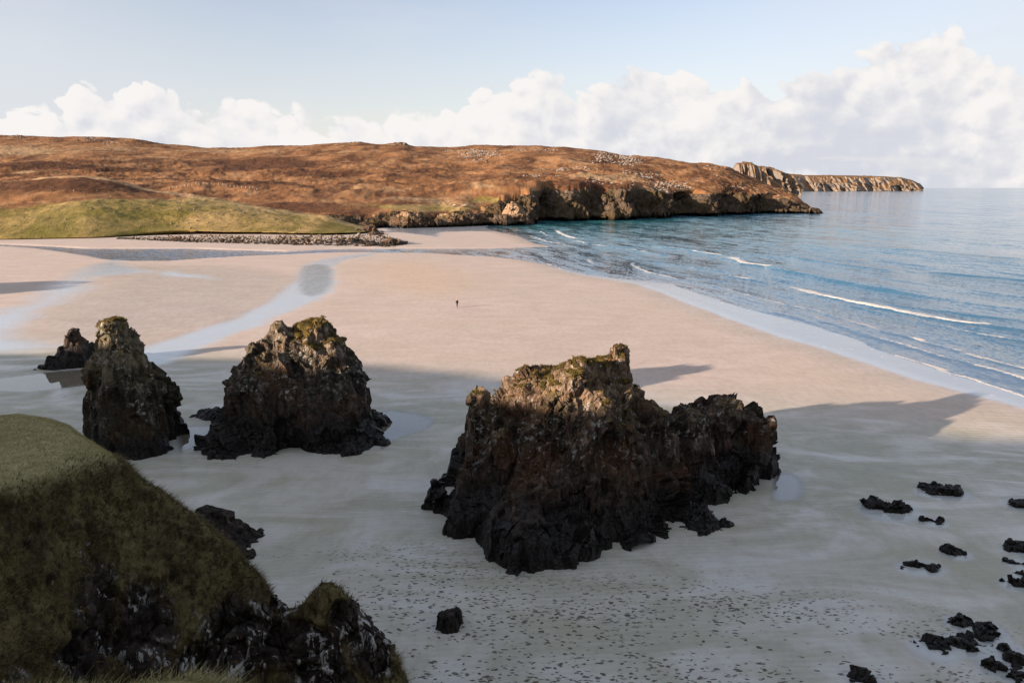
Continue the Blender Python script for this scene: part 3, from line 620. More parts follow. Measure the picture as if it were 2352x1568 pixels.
topD = [dist_of_shore(x)*1.012 + (5 if x < 1140 else 9) for x in TOPX]
row_top = (TOPX, TOPY, topD)
CRX = [-400, 0, 60, 200, 300, 400, 470, 530, 600, 700, 800, 830, 870, 915, 930, 950, 1030, 1100, 1200, 1300, 1380, 1430, 1500, 1560, 1640, 1670, 1690, 1715, 1760, 1800, 1835, 1868, 1885]
CRY = [300, 309, 310, 314, 318, 330, 337.5, 341, 335, 332, 326, 325, 330, 326, 327, 334, 338, 331, 332, 335, 344, 355, 358, 368, 373, 379, 390, 403, 420, 437, 457, 483, 487]
CRD = np.interp(CRX, [-400, 400, 800, 1100, 1380, 1560, 1680, 1800, 1868, 1885], [1500, 1450, 1350, 1250, 1100, 1050, 980, 880, 812, 806])
row_cr = (CRX, CRY, CRD)
UX = np.array([-400, 0, 200, 400, 600, 740, 900, 1050, 1150, 1300, 1450, 1560, 1650, 1750, 1830, 1868, 1885])
u1 = (UX, np.interp(UX, TOPX, TOPY)*0.66 + np.interp(UX, CRX, CRY)*0.34, np.interp(UX, TOPX, topD)*0.80 + np.interp(UX, CRX, CRD)*0.20)
u2 = (UX, np.interp(UX, TOPX, TOPY)*0.33 + np.interp(UX, CRX, CRY)*0.67, np.interp(UX, TOPX, topD)*0.5 + np.interp(UX, CRX, CRD)*0.5)
row_b1 = (CRX, np.array(CRY)+6, CRD+160); row_b2 = (CRX, np.array(CRY)+60, CRD+500)
SMOOTH[:] = [5, 45]
cx = np.linspace(-330, 1884, 1700)
def mo_rock(px, py, P):
    ty = np.interp(px, TOPX, TOPY); cl = (1-sstep(-3, 3, ty-py-0))*0 + sstep(-4, 1.5, py-ty)*sstep(1085, 1140, px)
    bank = sstep(0, 6, py-np.interp(px, TOPX, TOPY)-3)*sstep(730, 760, px)*(1-sstep(1085, 1140, px))
    out = 0
    for c in ((1100, 358, 42, 11, .5), (1085, 350, 60, 5, .4), (1390, 362, 40, 11, .52), (1440, 366, 32, 12, .62), (1330, 392, 70, 10, .32), (1480, 400, 50, 12, .34), (1540, 425, 60, 14, .40),
              (1400, 425, 60, 8, .36), (1700, 425, 50, 14, .45), (1660, 408, 60, 8, .35), (1780, 455, 40, 16, .55), (1640, 385, 40, 8, .4), (820, 327, 22, 3.5, .55), (916, 329, 20, 4, .6),
              (205, 322, 24, 5, .5), (40, 314, 24, 4, .45), (250, 330, 20, 5, .35), (1230, 345, 80, 6, .22), (1250, 420, 60, 10, .22), (1830, 478, 30, 12, .6)):
        out = np.maximum(out, c[4]*ell(px, py, *c[:4]))
    return np.clip(np.maximum(np.maximum(cl, bank*0.8), out), 0, 1)
def mo_dark(px, py, P):
    d = 0
    for c in ((120, 384, 190, 10, 1), (280, 392, 160, 7, .8), (620, 378, 140, 13, 1), (740, 398, 130, 12, .9), (520, 372, 90, 6, .7), (560, 440, 160, 14, .8), (900, 420, 90, 8, .4),
              (700, 486, 120, 9, 1), (790, 498, 70, 10, 1), (300, 420, 140, 10, .6), (1340, 440, 90, 10, .8), (1430, 436, 60, 9, .8), (1600, 400, 60, 10, .6), (1700, 440, 40, 10, .7), (20, 405, 70, 5, .8)):
        d = np.maximum(d, c[4]*ell(px, py, *c[:4]))
    return np.maximum(d, 0.30*sstep(362, 385, py)*(1-sstep(1000, 1300, px)))
def mo_tan(px, py, P):
    d = 0
    for c in ((40, 350, 140, 14, .8), (240, 345, 160, 12, .6), (500, 352, 200, 9, .6), (800, 350, 150, 8, .4), (60, 398, 60, 5, .8), (950, 470, 120, 9, .6), (1120, 455, 90, 10, .5), (1400, 412, 130, 12, .75),
              (1560, 430, 70, 12, .6), (900, 450, 90, 6, .5), (1300, 400, 100, 10, .4), (400, 430, 90, 5, .5), (1020, 476, 130, 7, .6), (660, 432, 90, 4, .4)):
        d = np.maximum(d, c[4]*ell(px, py, *c[:4]))
    return d
def mo_green(px, py, P):
    return 0.85*np.maximum(np.maximum(ell(px, py, 960, 483, 170, 7), ell(px, py, 1120, 470, 60, 7)), 0.55*ell(px, py, 1450, 470, 250, 20) + 0.5*ell(px, py, 1700, 460, 90, 14))
def mo_extra(Q, PX, PY, P):
    # bays and buttresses along the cliffs
    m = sstep(1165, 1245, PX)*(1-sstep(1835, 1875, PX))*sstep(-16, 4, PY-np.interp(PX, TOPX, TOPY))
    g = fbm(np.stack([PX.ravel()/34, np.zeros(PX.size), PY.ravel()/60], 1), 4, seed=91).reshape(PX.shape)
    bays = sum(a*ell(PX, PY*0+0, c, 0, w_, 1) for c, w_, a in ((1275, 28, 1.0), (1375, 14, .6), (1480, 12, .7), (1590, 34, 1.1), (1690, 22, .7), (1775, 26, .9)))
    Q = Q.copy(); Q[..., 1] += m*(g*22 + bays*24); Q[..., 0] -= m*bays*7
    return Q
MOOR = terrain("hills", [row_sh, row_ledge, row_top, u1, u2, row_cr, row_b1, row_b2], [6, 46, 40, 44, 46, 10, 8], cx,
        dict(rock=mo_rock, dark=mo_dark, tan=mo_tan, green=mo_green), lambda px, py, P: 0.25*sstep(0.5, 4, P[..., 2]) + 0.75*sstep(1, 22, P[..., 2])*(1-0.72*sstep(38, 68, P[..., 2])), 80, 3.2, mo_extra)

SMOOTH[:] = [8, 30]
# nearer green hill beside the beach
GBX = [-400, 0, 100, 230, 330, 420, 480, 540, 640, 740, 830, 870]; GBY = [556, 553, 551, 549, 543, 540, 541, 540, 541, 543, 540, 533]
GCX = [-400, -100, 0, 60, 170, 250, 330, 420, 520, 620, 700, 745, 800, 845, 870]; GCY = [455, 432, 424, 418, 412, 419, 434, 446, 461, 477, 487, 492, 509, 521, 530]
GCD = np.interp(GCX, [-400, 0, 300, 745, 845, 870], [520, 520, 505, 470, 455, 448])
gb_d = [at_z(x, y, 0.2)[1]+0.5 for x, y in zip(GBX, GBY)]
g_base = (GBX, GBY, ('z', -0.5))
g_bank = (GBX, np.array(GBY) - np.interp(GBX, [0, 300, 440, 870], [3.5, 4, 8, 7]), np.array(gb_d)+3)
GUX = [-400, 0, 200, 400, 600, 740, 800, 870]
g_mid = (GUX, np.interp(GUX, GBX, GBY)*0.55+np.interp(GUX, GCX, GCY)*0.45-np.interp(GUX, [0, 740, 870], [6, 3, 2]), np.interp(GUX, GBX, gb_d)*0.62+np.interp(GUX, GCX, GCD)*0.38)
g_cr = (GCX, GCY, GCD); g_b1 = (GCX, np.array(GCY)+8, GCD+45); g_b2 = (GCX, np.array(GCY)+60, GCD+140)
cx = np.linspace(-330, 868, 800)
def gr_green(px, py, P):
    yb = np.interp(px, [-400, 0, 60, 130, 280, 420, 520, 620, 870], [500, 490, 486, 480, 470, 462, 452, 452, 452])
    return sstep(-24, 22, py-yb)
def gr_tan(px, py, P):
    d = 0
    d = 1.0*np.exp(-((py-np.interp(px, GCX, GCY)-4.5)/5.0)**2)*sstep(40, 110, px)
    for c in ((150, 416, 70, 4, 1), (480, 470, 190, 10, .6), (650, 485, 120, 7, .8), (560, 470, 120, 5, .9), (430, 452, 60, 5, .8), (100, 520, 160, 10, .25)): d = np.maximum(d, c[4]*ell(px, py, *c[:4]))
    return d
def gr_dark(px, py, P): return np.maximum(1.0*ell(px, py, 140, 443, 210, 20), 0.8*ell(px, py, 320, 445, 80, 8))
def gr_rock(px, py, P):
    yb = np.interp(px, GBX, GBY)
    a = sstep(400, 470, px)*sstep(-9, -3, py-yb)*0.62
    b = 0.55*ell(px, py, 790, 528, 60, 8)*0
    return np.maximum(a, b)
GREEN = terrain("green_hill", [g_base, g_bank, g_mid, g_cr, g_b1, g_b2], [14, 60, 60, 8, 6], cx, dict(green=gr_green, tan=gr_tan, dark=gr_dark, rock=gr_rock),
        lambda px, py, P: 0.15*sstep(0.3, 2.0, P[..., 2])+0.35*sstep(1.5, 10, P[..., 2]), 120, 0.9)

SMOOTH[:] = [0, 0]
# hill that carries the camera: its crest, out of the frame to the left, shades the near beach
def hill_surface():
    E = [at_z(*p) for p in ((0, 815), (300, 820), (820, 836), (1130, 860), (1450, 922), (1800, 975), (2352, 1012))]
    E = [(-235, 122), (-150, 118)] + [(float(a), float(b)) for a, b in E] + [(90, 68), (150, 62), (240, 50)]
    E = np.array(E); Lc = 150.0
    t = np.linspace(0, len(E)-1, 220); Ei = np.stack([np.interp(t, np.arange(len(E)), E[:, k]) for k in (0, 1)], 1)
    crest = np.stack([Ei[:, 0]+SX*Lc, Ei[:, 1]+SY*Lc, np.full(len(t), Lc*TANEL)], 1)
    crest[:, 2] += 0.5*fbm(crest/6, 3, seed=9)
    crest[:, 2] *= sstep(0.0, 0.9, t)*0.9+0.1
    rows = []
    for s, zz in ((0, 1.0), (0.25, 0.80), (0.45, 0.50), (0.6, 0.30), (0.8, 0.1), (1.2, -0.1)):   # away from the beach
        rows.append(np.stack([crest[:, 0]+SX*s*120-SY*0, crest[:, 1]+SY*s*120, crest[:, 2]*zz], 1))
    rows = rows[::-1]
    for s, zf in ((0.10, 0.94), (0.25, 0.80), (0.4, 0.66), (0.55, 0.5), (0.7, 0.2), (0.78, -0.1)):       # down to the beach side, kept out of the view
        q = crest.copy(); q[:, 0] -= SX*s*60; q[:, 1] -= SY*s*60; q[:, 2] *= zf; rows.append(q)
    P = np.array(rows); flat = P.reshape(-1, 3)
    P[..., 2] += (fbm(flat/15, 4, seed=33).reshape(P.shape[:2]))*np.array([0.8]*5+[0]+[0.8]*6)[:, None]
    me = mesh_np("hillside", flat if False else P.reshape(-1, 3), grid_faces(*P.shape[:2]), attrs={k: np.full(P.shape[0]*P.shape[1], v) for k, v in (('green', .8), ('tan', .2), ('dark', .2), ('rock', 0.0))})
    tag(link("hillside", me, m_moor), kind='structure')
hill_surface()

# ------------------------------------------------------------------ rocks
def rock_material(name, lichen=0.5, weed_h=2.2, tint=(1, 1, 1), moss=0.5):
    m, nb = material(name); o = nb.obj(); t = lambda r, g, b: (r*tint[0], g*tint[1], b*tint[2])
    ov = nb.map(o, (1, 1, 0.45), (0.0, 0.25, 0.0))
    n1 = nb.noise(ov, 0.9, 7, 0.68, 0.5); n2 = nb.noise(o, 0.28, 4, 0.6, 0.3); n3 = nb.noise(ov, 4.5, 5, 0.7); z = nb.xyz(o)[2]
    nz = nb.xyz(nb.new('ShaderNodeNewGeometry').outputs['Normal'])[2]
    n4 = nb.noise(nb.map(o, (1.6, 1.6, 0.22), (0.12, 0.3, 0)), 1.3, 6, 0.7, 0.3)
    c = nb.ramp(nb.math('ADD', nb.math('MULTIPLY', n1, 0.5), nb.math('MULTIPLY', n4, 0.5)), [(0.38, t(0.010, 0.008, 0.007)), (0.47, t(0.036, 0.029, 0.024)), (0.54, t(0.080, 0.064, 0.052)), (0.64, t(0.24, 0.205, 0.18))])
    c = nb.mix(nb.ss(n2, 0.44, 0.66, 0, 0.75), c, nb.mix(nb.ss(n3, 0.35, 0.65), t(0.034, 0.020, 0.012), t(0.12, 0.066, 0.036)))
    c = nb.mix(nb.ss(nb.math('ADD', z, nb.math('MULTIPLY', n2, 3.0)), weed_h+5.6, weed_h+7.6, 0, 0.6), c, nb.mix(nb.ss(n1, 0.36, 0.62), t(0.070, 0.050, 0.036), t(0.36, 0.28, 0.21)))  # paler, warmer upper rock: the sunlit top put into the colour
    c = nb.mix(nb.ss(nb.noise(o, 0.42, 4, 0.62), 0.52, 0.66, 0, 0.5), c, t(0.046, 0.053, 0.038))
    li = nb.math('MULTIPLY', nb.ss(nb.noise(nb.vmath('ADD', o, (7, 3, 1)), 2.3, 6, 0.72), 0.54, 0.62), nb.ss(nb.noise(o, 0.5, 3), 0.40, 0.58))
    li = nb.math('MULTIPLY', nb.math('MULTIPLY', li, lichen), nb.ss(z, weed_h+0.3, weed_h+2.5))
    c = nb.mix(li, c, (0.42, 0.41, 0.38))
    orl = nb.math('MULTIPLY', nb.ss(nb.noise(nb.vmath('ADD', o, (2, 9, 4)), 1.1, 5, 0.7), 0.60, 0.68), nb.ss(z, 5.5, 9.0))
    c = nb.mix(nb.math('MULTIPLY', orl, 0.6), c, (0.30, 0.13, 0.028))
    mo = nb.math('MULTIPLY', nb.ss(nb.math('ADD', nz, nb.math('MULTIPLY', nb.math('SUBTRACT', n1, 0.5), 0.9)), 0.62, 0.82), nb.ss(z, weed_h+1.5, weed_h+5.0, 0, moss))
    c = nb.mix(mo, c, nb.mix(n3, (0.045, 0.045, 0.012), (0.17, 0.125, 0.035)))
    wz = nb.math('ADD', z, nb.math('MULTIPLY', nb.math('SUBTRACT', nb.noise(nb.map(o, (1, 1, 0.5)), 0.45, 5, 0.65), 0.5), 4.0))
    wd = nb.ss(wz, weed_h+0.8, weed_h-0.9)
    c = nb.mix(wd, c, nb.mix(nb.ss(n3, 0.4, 0.7), (0.004, 0.003, 0.0025), (0.014, 0.010, 0.007)))
    h = nb.math('ADD', nb.math('MULTIPLY', n4, 0.26), nb.math('ADD', nb.math('MULTIPLY', n3, 0.06), nb.math('MULTIPLY', nb.noise(o, 16, 3, 0.7), 0.03)))
    h = nb.math('SUBTRACT', h, nb.math('MULTIPLY', nb.ss(nb.voro(nb.map(o, (1.2, 1.2, 0.4), (0.1, 0.3, 0)), 1.8, 'DISTANCE_TO_EDGE'), 0.08, 0.0), 0.14))
    pset(nb, color=c, rough=nb.fmix(wd, 0.9, 0.5), spec=nb.fmix(wd, 0.15, 0.35), normal=nb.bump(h, 0.8, 0.6))
    return m
def grass_material(name, a, b, c):
    m, nb = material(name); o = nb.obj(); n1 = nb.noise(o, 0.5, 5, 0.65); n2 = nb.noise(o, 3.5, 4, 0.7)
    col = nb.mix(nb.ss(n1, 0.35, 0.65), a, b); col = nb.mix(nb.ss(n2, 0.48, 0.72), col, c)
    pset(nb, color=col, rough=0.9, spec=0.1, normal=nb.bump(nb.math('ADD', n2, nb.noise(o, 14, 3, 0.7)), 0.7, 0.2)); return m
m_rock = rock_material("sea stack rock", 0.6, 3.3, (0.76, 0.74, 0.72)); m_rock_b = rock_material("brown stack rock", 0.6, 3.2, (0.82, 0.72, 0.64))
m_rock_g = rock_material("greenish stack rock", 0.7, 2.4, (0.66, 0.70, 0.60), 0.4)
m_weed = rock_material("weed covered rock", 0.05, 9.0)
m_dark = rock_material("dark wet rock", 0.25, 0.5, (0.45, 0.45, 0.45), 0.1)
m_cap = grass_material("cap grass", (0.050, 0.044, 0.014), (0.14, 0.098, 0.026), (0.25, 0.155, 0.055))

def loft_bm(bm, rows, n=28, ex=2.6, seed=0):
    """rows: (z, cx, cy, rx, ry) from the bottom up -> one closed solid"""
    rg = random.Random(seed); ph = [rg.uniform(0, 6.28) for _ in range(4)]; rings = []
    for z, cx, cy, rx, ry in rows:
        ring = []
        for k in range(n):
            a = 2*math.pi*k/n; ca, sa = math.cos(a), math.sin(a)
            r = (abs(ca)**ex + abs(sa)**ex)**(-1/ex)*(1 + 0.05*math.sin(3*a+ph[0]) + 0.04*math.sin(5*a+ph[1]+z*0.5))
            ring.append(bm.verts.new((cx+rx*r*ca, cy+ry*r*sa, z)))
        rings.append(ring)
    for p, q in zip(rings, rings[1:]):
        for k in range(n): bm.faces.new((p[k], p[(k+1) % n], q[(k+1) % n], q[k]))
    bm.faces.new(rings[0][::-1]); bm.faces.new(rings[-1])
def sil(rows, Y0, depth, foot=-0.6):
    """silhouette rows (yD, xL, xR[, ry[, dy]]) seen at distance Y0 -> loft rows, bottom up, with a foot below the sand"""
    out = []
    for r in rows:
        yD, xl, xr = r[:3]; ry = r[3] if len(r) > 3 else depth; dy = r[4] if len(r) > 4 else 0.0
        a = at_Y(xl, yD, Y0+dy); b = at_Y(xr, yD, Y0+dy)
        out.append((float(a[2]), float(a[0]+b[0])/2, Y0+dy, float(b[0]-a[0])/2, ry))
    out.sort(key=lambda r: r[0])
    if foot is not None:
        z, cx, cy, rx, ry = out[0]; out.insert(0, (min(foot, z-0.2), cx, cy, rx*1.03, ry*1.03))
    return out
def remesh(lofts, voxel, seed):
    bm = bmesh.new()
    for k, l in enumerate(lofts): loft_bm(bm, l, seed=seed*13+k)
    bmesh.ops.recalc_face_normals(bm, faces=bm.faces[:])
    me = bpy.data.meshes.new("rough"); bm.to_mesh(me); bm.free()
    ob = bpy.data.objects.new("rough", me); COL.objects.link(ob)
    md = ob.modifiers.new("vox", 'REMESH'); md.mode = 'VOXEL'; md.voxel_size = voxel
    dg = bpy.context.evaluated_depsgraph_get(); ev = ob.evaluated_get(dg); m2 = ev.to_mesh()
    V = np.empty(len(m2.vertices)*3, np.float32); m2.vertices.foreach_get('co', V)
    N = np.empty(len(m2.vertices)*3, np.float32); m2.vertices.foreach_get('normal', N)
    npoly = len(m2.polygons); lt = np.empty(npoly, np.int32); m2.polygons.foreach_get('loop_total', lt)
    li = np.empty(len(m2.loops), np.int32); m2.loops.foreach_get('vertex_index', li)
    ev.to_mesh_clear(); bpy.data.objects.remove(ob); bpy.data.meshes.remove(me)
    assert (lt == 4).all()
    return V.reshape(-1, 3).astype(np.float64), N.reshape(-1, 3).astype(np.float64), li.reshape(-1, 4)
def vnormals(V, F):
    n = np.cross(V[F[:, 2]]-V[F[:, 0]], V[F[:, 3]]-V[F[:, 1]]); N = np.zeros_like(V)
    for k in range(4):
        for c in range(3): N[:, c] += np.bincount(F[:, k], n[:, c], len(V))
    return N/np.maximum(np.linalg.norm(N, axis=1, keepdims=True), 1e-9)
def relax(V, F, it=2):
    n = len(V)
    for _ in range(it):
        S = np.zeros_like(V); C = np.zeros(n)
        for k in range(4):
            a = F[:, k]; b = F[:, (k+1) % 4]
            C += np.bincount(a, minlength=n)
            for c in range(3): S[:, c] += np.bincount(a, V[b, c], n)
        V = V*0.4 + 0.6*S/np.maximum(C, 1)[:, None]
    return V
def crag(V, N, seed, sizes, bed=(0.25, 0.1, 1.0), stretch=(1.0, 0.8, 0.42), bias=0.5):
    """break a smooth solid into jointed, tilted blocks along a steep bedding"""
    b = np.array(bed, float); b /= np.linalg.norm(b); e1 = np.cross(b, [0, 1, 0.1]); e1 /= np.linalg.norm(e1); e2 = np.cross(b, e1)
    Q = np.stack([V@e1*stretch[0], V@e2*stretch[1], V@b*stretch[2]], 1)
    s0 = sizes[0][0]
    Q = Q + 0.09*s0*np.stack([fbm(V/(0.55*s0), 3, seed=seed+k) for k in (1, 2, 3)], 1)
    d = np.zeros(len(V)); lat = np.zeros((len(V), 3))
    for k, (s, a) in enumerate(sizes):
        d1, d2, r, tl, off = voro(Q/s, seed+31*k)
        d += a*((r-bias)*1.5 + (tl*off).sum(1)*0.9 - 0.40*np.exp(-((d2-d1)/0.10)**2))
        lat += (a*0.35)*tl*(r-0.3)[:, None]
    d += 0.30*sizes[0][1]*fbm(V/(1.3*s0), 2, seed=seed+8) + 0.12*sizes[-1][1]*fbm(V/(0.5*sizes[-1][0]), 2, seed=seed+9)
    W_ = V + N*d[:, None]
    W_[:, :2] += lat[:, :2]
    return W_
def chisel(V, F, N, seed, passes, flat=0.55, zs=0.5, lean=(0.0, 0.0)):
    """knock flat faces off the solid: every blow levels the vertices round a point down to one plane, which leaves planes, ledges and sharp arrises"""
    from mathutils.kdtree import KDTree
    rng = np.random.default_rng(seed); V = V.copy(); S = np.array([1.0, 1.0, zs])
    for rad, cover, dep in passes:
        Q = V*S; Q[:, 0] -= lean[0]*V[:, 2]; Q[:, 1] -= lean[1]*V[:, 2]
        kd = KDTree(len(Q))
        for i, q in enumerate(Q): kd.insert(q, i)
        kd.balance()
        area = 0.5*np.linalg.norm(np.cross(V[F[:, 2]]-V[F[:, 0]], V[F[:, 3]]-V[F[:, 1]]), axis=1).sum()
        n = int(cover*area/(math.pi*rad*rad/zs))
        for i in rng.integers(0, len(V), n):
            nr_ = N[i] + rng.normal(size=3)*0.24
            if abs(nr_[2]) < 0.55: nr_[2] *= (1-flat)
            nr_ /= np.linalg.norm(nr_); r_ = rad*rng.uniform(0.6, 1.35)
            idx = np.array([k for _, k, _ in kd.find_range(Q[i], r_)])
            h = (V[idx]-V[i])@nr_ + dep*rad*rng.uniform(0.0, 1.0); m = (h > 0) & (N[idx]@nr_ > 0.1); h = np.minimum(h, 0.55*rad)
            V[idx[m]] -= nr_*h[m][:, None]*0.92
    return V
def set_origin(me, loc):
    n = len(me.vertices); V = np.empty(n*3, np.float32); me.vertices.foreach_get('co', V); V = V.reshape(-1, 3) - np.array(loc, np.float32)
    me.vertices.foreach_set('co', V.ravel()); me.update()
def blades(P, Nn, hgt, wid, lean, rng, per=1):
    """small curved grass blades (two triangles in a strip -> quads) rooted at P"""
    n = len(P); a = rng.uniform(0, 2*math.pi, n); side = np.stack([np.cos(a), np.sin(a), np.zeros(n)], 1)*(wid*rng.uniform(.6, 1.3, n))[:, None]
    h = hgt*rng.uniform(0.5, 1.3, n); up = Nn*0.5 + np.array([0, 0, 0.7]); up /= np.linalg.norm(up, axis=1, keepdims=True)
    b = rng.uniform(0, 2*math.pi, n); ln = np.stack([np.cos(b), np.sin(b), np.zeros(n)], 1)*(lean*rng.uniform(.3, 1.2, n))[:, None] + np.array([0.35*lean, 0.1*lean, 0])
    root = P - up*0.03; mid = root + (up*0.55 + ln*0.25)*h[:, None]; tip = root + (up*0.92 + ln)*h[:, None]
    V = np.stack([root-side, root+side, mid+side*0.7, mid-side*0.7, tip+side*0.12, tip-side*0.12], 1).reshape(-1, 3)
    i = np.arange(n)*6; F = np.concatenate([np.stack([i, i+1, i+2, i+3], 1), np.stack([i+3, i+2, i+4, i+5], 1)])
    return V, F
def scatter_on(V, F, w, n, rng):
    A = np.linalg.norm(np.cross(V[F[:, 2]]-V[F[:, 0]], V[F[:, 3]]-V[F[:, 1]]), axis=1)/2*w
    f = rng.choice(len(F), n, p=A/A.sum()); u, v = rng.random((2, n))
    q = V[F[f]]; P = q[:, 0]*((1-u)*(1-v))[:, None] + q[:, 1]*(u*(1-v))[:, None] + q[:, 2]*(u*v)[:, None] + q[:, 3]*((1-u)*v)[:, None]
    nn = np.cross(q[:, 2]-q[:, 0], q[:, 3]-q[:, 1]); nn /= np.maximum(np.linalg.norm(nn, axis=1, keepdims=True), 1e-9)
    return P, nn
def build_rock(name, lofts, voxel, sizes, mat, seed, label, cat, group=None, cap=None, smooth=3, bed=(0.25, 0.1, 1.0), stretch=(1.0, 0.8, 0.27), capn=5000, bias=0.5, chis=None, chz=0.5):
    V, N, F = remesh(lofts, voxel, seed); V = relax(V, F, smooth); N = vnormals(V, F)
    W_ = crag(V, N, seed, sizes, bed, stretch, bias)
    if chis: W_ = chisel(W_, F, N, seed+500, chis, zs=chz, lean=(0.18*bed[0], 0.1))
    base = np.array([W_[:, 0].mean(), W_[:, 1].mean(), 0.0])
    W_ = W_ - base; me = mesh_np(name, W_, F, smooth=False)
    o = link(name, me, mat, loc=base); tag(o, label, cat, group)
    if cap:
        n2 = vnormals(W_, F); zmin, nzmin, fun = cap
        fc = W_[F].mean(1); fn = n2[F].mean(1)
        fx = np.abs(fbm(fc/2.2, 3, seed=seed+77)); wgt = sstep(zmin, zmin+1.2, fc[:, 2] + 1.6*fbm(fc/1.6, 3, seed=seed+5))*sstep(nzmin-0.15, nzmin+0.15, fn[:, 2])
        if fun: wgt = wgt*fun(fc + base)
        keep = wgt > 0.35
        if keep.sum() > 20:
            fs = F[keep]; uq, inv = np.unique(fs, return_inverse=True); inv = inv.reshape(fs.shape)
            CV = W_[uq] + n2[uq]*(0.06 + 0.10*np.clip(fbm(W_[uq]/0.5, 3, seed=seed+6)+0.4, 0, 1))[:, None]
            rng = np.random.default_rng(seed); P, nn = scatter_on(CV, inv, np.ones(len(inv)), capn, rng)
            bv, bf = blades(P, nn, 0.15, 0.016, 0.8, rng)
            cv = np.concatenate([CV, bv]); cf = np.concatenate([inv, bf+len(CV)])
            link("grass_cap", mesh_np("grass_cap", cv, cf, smooth=True), m_cap, parent=o)
    return o

CH = [(1.6, 1.0, 0.14), (0.85, 1.4, 0.15), (0.42, 1.4, 0.16)]; CS = [(0.6, 1.2, 0.14), (0.28, 1.4, 0.15)]; CF = [(4.0, 1.2, .15), (2.0, 1.4, .15)]
# big stack, with a lower shoulder and a spur towards the viewer
main = sil([(810, 1395, 1432, 1.6, 1.0), (822, 1325, 1438, 2.3, .5), (838, 1262, 1440, 3.0), (862, 1200, 1446, 4.0), (900, 1168, 1474, 5.2), (935, 1128, 1516, 6.0), (975, 1085, 1535, 6.6), (1020, 1064, 1552, 7.3), (1075, 1050, 1570, 8.0), (1120, 1035, 1580, 8.6)], 58.0, 6)
pinn = sil([(899, 1096, 1116, .9), (914, 1078, 1120, 1.2), (940, 1072, 1120, 1.5), (975, 1064, 1126, 2.1), (1020, 1062, 1130, 2.6), (1080, 1050, 1130, 3)], 57.0, 2)
shelf = sil([(1060, 1120, 1420, 2.0, 0), (1100, 1060, 1470, 4.2, 0), (1150, 1025, 1500, 5.0, 0), (1200, 1010, 1520, 5.6, 0)], 53.0, 5)
spur = sil([(1145, 1150, 1300, 1.2, 0.5), (1165, 1120, 1340, 2.3, 0.3), (1200, 1090, 1390, 3.2, 0), (1250, 1085, 1420, 3.9, 0)], 49.2, 3)
pill = sil([(1109, 988, 1010, .8), (1130, 984, 1020, 1.2), (1170, 981, 1040, 1.8), (1205, 981, 1050, 2.2)], 54.6, 2)
left = sil([(1080, 1035, 1100, 1.5), (1120, 1015, 1120, 2.6), (1180, 1000, 1140, 3.4), (1225, 1000, 1150, 3.8)], 52.5, 3)
knob = sil([(927, 1660, 1706, 1.2), (936, 1625, 1722, 2.0), (950, 1575, 1740, 2.8), (972, 1550, 1752, 3.4), (1005, 1530, 1757, 4.0), (1035, 1520, 1778, 4.4), (1075, 1515, 1784, 4.8), (1105, 1510, 1798, 5.2)], 63.0, 4)
saddle = sil([(958, 1500, 1600, 2.0), (990, 1480, 1620, 3.5), (1050, 1470, 1640, 4.6), (1110, 1460, 1660, 5.2)], 60.8, 4)
def on_top(c0):
    x0, y0, z0 = at_Y(1330, 850, 57); return lambda c: (0.25 + 0.75*sstep(0, 1, (c[:, 2]-7.3)/1.5))
build_rock("sea_stack", [main, pinn, shelf, spur, pill, left, knob, saddle], 0.115, [(2.9, 0.85), (1.2, 0.34), (0.5, 0.08)], m_rock_b, 11,
           "biggest rock stack, long and jagged, grassy on top, with a lower knob", "sea stack", "sea stacks on the beach", cap=(8.6, 0.78, None), bed=(0.42, 0.15, 1.0), capn=9000, bias=0.40, chis=CH)
# middle stack
mid = sil([(735, 694, 742, 1.2), (746, 682, 752, 1.8), (758, 664, 762, 2.4), (776, 636, 794, 3.2), (802, 604, 801, 4.2), (838, 572, 822, 5.2), (878, 540, 846, 6.0), (918, 526, 856, 6.6), (944, 503, 858, 7.0), (966, 490, 874, 7.4), (1000, 486, 888, 7.8)], 74.5, 6)
knb = sil([(744, 648, 672, .9), (756, 638, 684, 1.4), (775, 634, 690, 1.8), (800, 622, 700, 2.4)], 73.5, 2)
skir = sil([(968, 620, 885, 6.5, 1), (990, 500, 902, 7.5, 0.5), (1014, 490, 902, 7.8, 0), (1040, 500, 890, 7.8, 0)], 73.5, 7)
build_rock("sea_stack", [mid, knb, skir], 0.13, [(3.4, 0.85), (1.4, 0.34), (0.55, 0.08)], m_rock, 23,
           "broad cone shaped rock stack with sunlit top and a small grass cap", "sea stack", "sea stacks on the beach",
           cap=(8.6, 0.55, lambda c: sstep(660, 690, (c[:, 0]/c[:, 1]*FPX*0.985)+1176)), bed=(-0.75, 0.1, 0.75), capn=4000, bias=0.34, chis=CH, chz=0.75)
# needle
ndl = sil([(747, 236, 266, 1.0), (757, 229, 276, 1.5), (770, 224, 292, 1.9), (786, 218, 316, 2.3), (803, 206, 334, 2.7), (830, 194, 347, 3.2), (856, 192, 350, 3.4), (872, 192, 376, 3.6), (905, 194, 388, 3.9), (950, 200, 400, 4.1), (1000, 203, 412, 4.4), (1040, 205, 419, 4.6)], 70.0, 4)
build_rock("sea_stack", [ndl], 0.12, [(2.6, 0.42), (1.0, 0.24), (0.5, 0.07)], m_rock_g, 37,
           "tall narrow tower of rock, greenish above and brown below, nearest the grassy headland", "sea stack", "sea stacks on the beach", cap=(10.4, 0.8, None), capn=800, bias=0.36, chis=CH)
